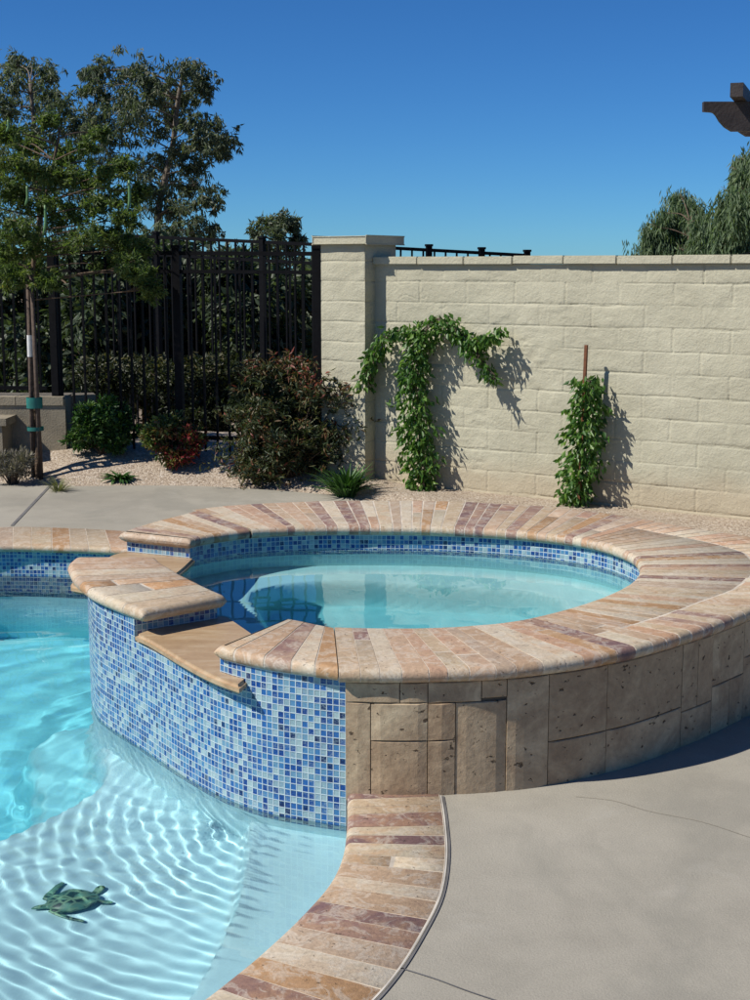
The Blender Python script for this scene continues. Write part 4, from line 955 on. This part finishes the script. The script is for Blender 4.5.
def rosette(name, mat, x, y, n, L, Wd, lab, seed, up_=1.1, cat='plant', spread=.05, zz0=None):
    a = up(x, y, .03); rs = np.random.RandomState(seed); zb = float(bedz(np.array([a[0]]), np.array([a[1]]))[0]); V = []; Fq = []; Rn = []
    for i in range(n):
        ang = rs.uniform(0, 2*math.pi); el = rs.uniform(.75, 1.5) if up_ > 1 else rs.uniform(.05, .9); l = L*rs.uniform(.7, 1.15); w = Wd*rs.uniform(.8, 1.2); d = np.array([math.cos(ang), math.sin(ang), 0]); s_ = np.array([-math.sin(ang), math.cos(ang), 0])
        base = np.array([a[0], a[1], zb-.01])+d*rs.uniform(0, spread); k0 = len(V); p = base.copy(); e = el
        for j in range(6):
            t = j/5; ww = w*(.75+.5*math.sin(math.pi*min(1, t*1.15)))*(1-t**3)+.0006; V += [p-s_*ww/2+[0, 0, ww*.25], p, p+s_*ww/2+[0, 0, ww*.25]]
            p = p+(d*math.cos(e)+np.array([0, 0, math.sin(e)]))*l/5; e -= .22*rs.uniform(.4, 1.4)
        for j in range(5):
            for m_ in range(2): q = k0+j*3+m_; Fq.append((q, q+1, q+4, q+3)); Rn.append(rs.uniform())
    t = empty(name, (a[0], a[1], zb), lab, cat)
    r_ = []; 
    link('leaves', fast_mesh('leaves', np.array(V), np.array(Fq), True, np.array(Rn)), mat, t)
    b = MB(); b.tube([(a[0], a[1], zb-.03), (a[0], a[1], zb+.03)], [spread*.7+.01, spread*.3+.006], 7); link('crown_base', b.mesh('crown_base', True), mat, t); return t
rosette('strap_leaf_plant', M['agap'], 346, 492, 170, .30, .019, 'dark green strap leaved clump at the foot of the block pillar', 201, spread=.07)
rosette('succulent', M['agap'], 119, 478, 46, .13, .024, 'small spreading green plant in the gravel below the two round bushes', 203, .8, spread=.05)
rosette('grass_tuft', M['grass'], 58, 487, 110, .17, .004, 'pale wispy grass tuft at the edge of the deck', 205, spread=.03)
rosette('strap_leaf_plant', M['agap'], 318, 440, 30, .62, .022, 'pale green blades rising behind the dark bush beside the pillar', 207, spread=.05)

# vines on the wall
def vine(lab, paths, leafn, seed, offn, L=.075, Wd=.042, stk=None):
    """paths: list of image polylines with half widths; each is laid on a plane standing off the wall"""
    rs = np.random.RandomState(seed); P_all = []; b = MB(); D_all = []
    def wp(px, py, off):
        u = wall_at(px); 
        q = wpt(u, 0, off); d = ray(px, py); return np.array([q.x, q.y, CH+d[2]*(q.y/d[1])])
    root = empty('climbing_vine', Vector(wp(*paths[0][0][:2], .10))*1.0, lab, 'vine')
    for pi, path in enumerate(paths):
        pts = np.array([list(p) for p in path], float); c = catmull(pts, 8); s = arclen(c); tot = s[-1]; n = int(leafn*tot/100*(pts[:, 2].mean()/15))
        q = rs.uniform(0, tot, n); cx = np.interp(q, s, c[:, 0]); cy = np.interp(q, s, c[:, 1]); hw = np.interp(q, s, c[:, 2])
        ph = rs.uniform(0, 2*math.pi, n); rad = rs.uniform(0, 1, n)**.6
        lump = 1+.3*np.sin(q*.21+pi)+.2*np.sin(q*.47+2*pi)
        for i in range(n):
            o_ = offn*(.75+.25*(rad[i]*math.sin(ph[i])))*(1 if rad[i] > 0 else 1)
            o_ = max(.03, offn*.62+rad[i]*math.sin(ph[i])*offn*.5)
            P_all.append(wp(cx[i]+hw[i]*lump[i]*rad[i]*math.cos(ph[i]), cy[i]+rs.normal()*3, o_))
            out = np.array(wn)*max(0, math.sin(ph[i]))*.6+np.array(wd)*math.cos(ph[i])*.5
            D_all.append(out+np.array([0, 0, -.8])+rs.normal(size=3)*.35)
        for k in range(3): b.tube([tuple(wp(c[j, 0]+3*math.sin(j*.5+k*2), c[j, 1], offn*.55+.01*math.sin(j+k))) for j in range(0, len(c), 3)], .005, 5)
    P = np.array(P_all); D = np.array(D_all); V, Fa, rn = leaves(P, D, L, Wd, rs.uniform(0, 1, len(P)), rs, .3)
    link('stem', b.mesh('stem', True), M['stake'], root); link('foliage', fast_mesh('foliage', V, Fa, False, rn), M['vine'], root); return root, wp
v1, wp = vine('big leafy vine with two spreading arms like a T on the cream wall', [[(431, 496, 10), (430, 470, 15), (427, 430, 18), (423, 395, 16), (425, 360, 12), (432, 335, 14)],
      [(432, 334, 11), (415, 330, 8), (398, 334, 7), (388, 348, 7), (380, 365, 4), (372, 386, 6)], [(432, 332, 13), (444, 318, 9), (462, 330, 10), (478, 340, 8), (492, 340, 4), (510, 330, 2)], [(465, 336, 8), (482, 352, 7), (493, 366, 5), (503, 380, 2)]],
      880, 301, .21, .058, .030)
v2, wp = vine('narrow bushy vine climbing a redwood stake on the cream wall', [[(582, 503, 8), (588, 490, 16), (592, 460, 20), (594, 430, 18), (597, 405, 17), (597, 385, 13), (595, 378, 9)]], 900, 303, .23, .056, .030)
b = MB(); top = wp(593.5, 345, .13); bt = wp(590, 500, .13); bt[2] = -.02
dv = Vector(top)-Vector(bt); vs = []
for p in (bt, top):
    for a, c in ((-1, -1), (1, -1), (1, 1), (-1, 1)): q = Vector(p)+wd*a*.010+wn*c*.010; vs.append(tuple(q))
b.add(vs, [(0, 1, 5, 4), (1, 2, 6, 5), (2, 3, 7, 6), (3, 0, 4, 7), (4, 5, 6, 7), (3, 2, 1, 0)])
tag(link('wooden_stake', b.mesh('wooden_stake'), M['redwood']), 'slim redwood stake rising out of the narrow vine', 'stake')

# ================================================================== PERGOLA
PY = 8.0
og = [(703, 104.2), (732, 102), (760, 100), (760, 131.4), (731.5, 131.4), (724.5, 127), (719.5, 121.5), (716, 115.5), (713.5, 113), (711, 112.3), (703, 111.7)]
per = empty('pergola', (2.95, PY, 0), 'dark brown pergola corner with scroll cut beam ends at upper right', 'pergola')
def beam(Y, dx, x_end, zoff=0.0):
    pr = [atY(x, y, PY) for x, y in og]; zt = atY(732, 102, PY).z; x0 = pr[0].x
    P = []
    for p in pr: P.append((p.x, p.z))
    P = [(x_end if x > atY(755, 100, PY).x else x, z) for x, z in P]; 
    P = [(x+dx, zt if i < 3 else z) for i, (x, z) in enumerate(P)]
    n = len(P); vs = [(x, Y-.022, z+zoff) for x, z in P]+[(x, Y+.022, z+zoff) for x, z in P]; b = MB()
    b.add(vs, [tuple(range(n)), tuple(range(2*n-1, n-1, -1))]+[(i, i+n, (i+1) % n+n, (i+1) % n) for i in range(n)]); o = link('beam', b.mesh('beam'), M['pergola'], per)
    bm = bmesh.new(); bm.from_mesh(o.data); bmesh.ops.recalc_face_normals(bm, faces=bm.faces); bm.to_mesh(o.data); bm.free(); return zt
zt = beam(PY, 0, 4.6); beam(PY+.30, .16, 4.6)
ex = atY(729.8, 97.6, 7.78); dr = Vector((.36, 1, 0)).normalized(); sd_ = Vector((dr.y, -dr.x, 0)); ang = math.atan2(dr.y, dr.x)
for k in range(5):
    b = MB(); c = Vector((ex.x, 7.78, 0))+sd_*(.034+.42*k)+dr*(1.2-.15*k); b.box((c.x, c.y, zt+.002+.036), (1.2, .034, .036), ang); link('rafter', b.mesh('rafter'), M['pergola'], per)
for x in (2.95, 4.4): b = MB(); b.box((x, PY+.15, (zt-.01)/2), (.07, .07, (zt-.01)/2)); link('post', b.mesh('post'), M['pergola'], per)

# ================================================================== caustics setup
sun_az_phi = R(19); EL = R(46)
for o in bpy.data.objects:
    if o.type != 'MESH': continue
    if o.name in ('pool_water', 'spa_water'): o.cycles.is_caustics_caster = True
    if o.name.startswith(('pool_floor', 'pool_wall', 'submerged_wall', 'bench', 'basin_wall', 'turtle', 'tile_wall', 'tile_band', 'basin_tile')): o.cycles.is_caustics_receiver = True

# ================================================================== LIGHT, SKY, CAMERA
sv = Vector((-math.cos(sun_az_phi)*math.cos(EL), -math.sin(sun_az_phi)*math.cos(EL), math.sin(EL)))
sl = bpy.data.lights.new('sun', 'SUN'); sl.energy = 4.8; sl.angle = R(.53); sl.color = (1, .95, .87); so_ = bpy.data.objects.new('sun', sl); COL.objects.link(so_)
so_.rotation_euler = sv.to_track_quat('Z', 'Y').to_euler(); sl.cycles.is_caustics_light = True
w = bpy.data.worlds.new('World'); scene.world = w; w.use_nodes = True; nt = w.node_tree
sky = nt.nodes.new('ShaderNodeTexSky'); sky.sky_type = 'NISHITA'; sky.sun_disc = False; sky.sun_elevation = EL
sky.sun_rotation = math.atan2(sv.x, sv.y); sky.air_density = .85; sky.dust_density = .1; sky.ozone_density = 3.0; sky.altitude = 1500
bg = nt.nodes['Background']; bg.inputs['Strength'].default_value = .062; hs = nt.nodes.new('ShaderNodeHueSaturation'); hs.inputs['Saturation'].default_value = 1.12; nt.links.new(sky.outputs[0], hs.inputs['Color'])
tint = nt.nodes.new('ShaderNodeMix'); tint.data_type = 'RGBA'; tint.blend_type = 'MULTIPLY'; tint.inputs[0].default_value = 1; tint.inputs[7].default_value = (.41, .85, 1.27, 1)
nt.links.new(hs.outputs[0], tint.inputs[6]); nt.links.new(tint.outputs[2], bg.inputs['Color'])
cam = bpy.data.cameras.new('camera'); co = bpy.data.objects.new('camera', cam); COL.objects.link(co); scene.camera = co
cam.sensor_fit = 'VERTICAL'; cam.sensor_height = 36; cam.lens = F/1000*36; cam.clip_end = 2000; cam.clip_start = .05
co.location = (0, 0, CH); co.rotation_euler = (math.pi/2-PITCH, 0, 0)
vs = scene.view_settings; vs.view_transform = 'Standard'; vs.look = 'None'; vs.exposure = .27; vs.gamma = 1
cy = scene.cycles; cy.use_denoising = True; cy.denoiser = 'OPENIMAGEDENOISE'; cy.max_bounces = 10; cy.transmission_bounces = 8; cy.diffuse_bounces = 4; cy.glossy_bounces = 4
cy.transparent_max_bounces = 8; cy.caustics_refractive = True; cy.caustics_reflective = False; cy.sample_clamp_indirect = 6; cy.blur_glossy = .3
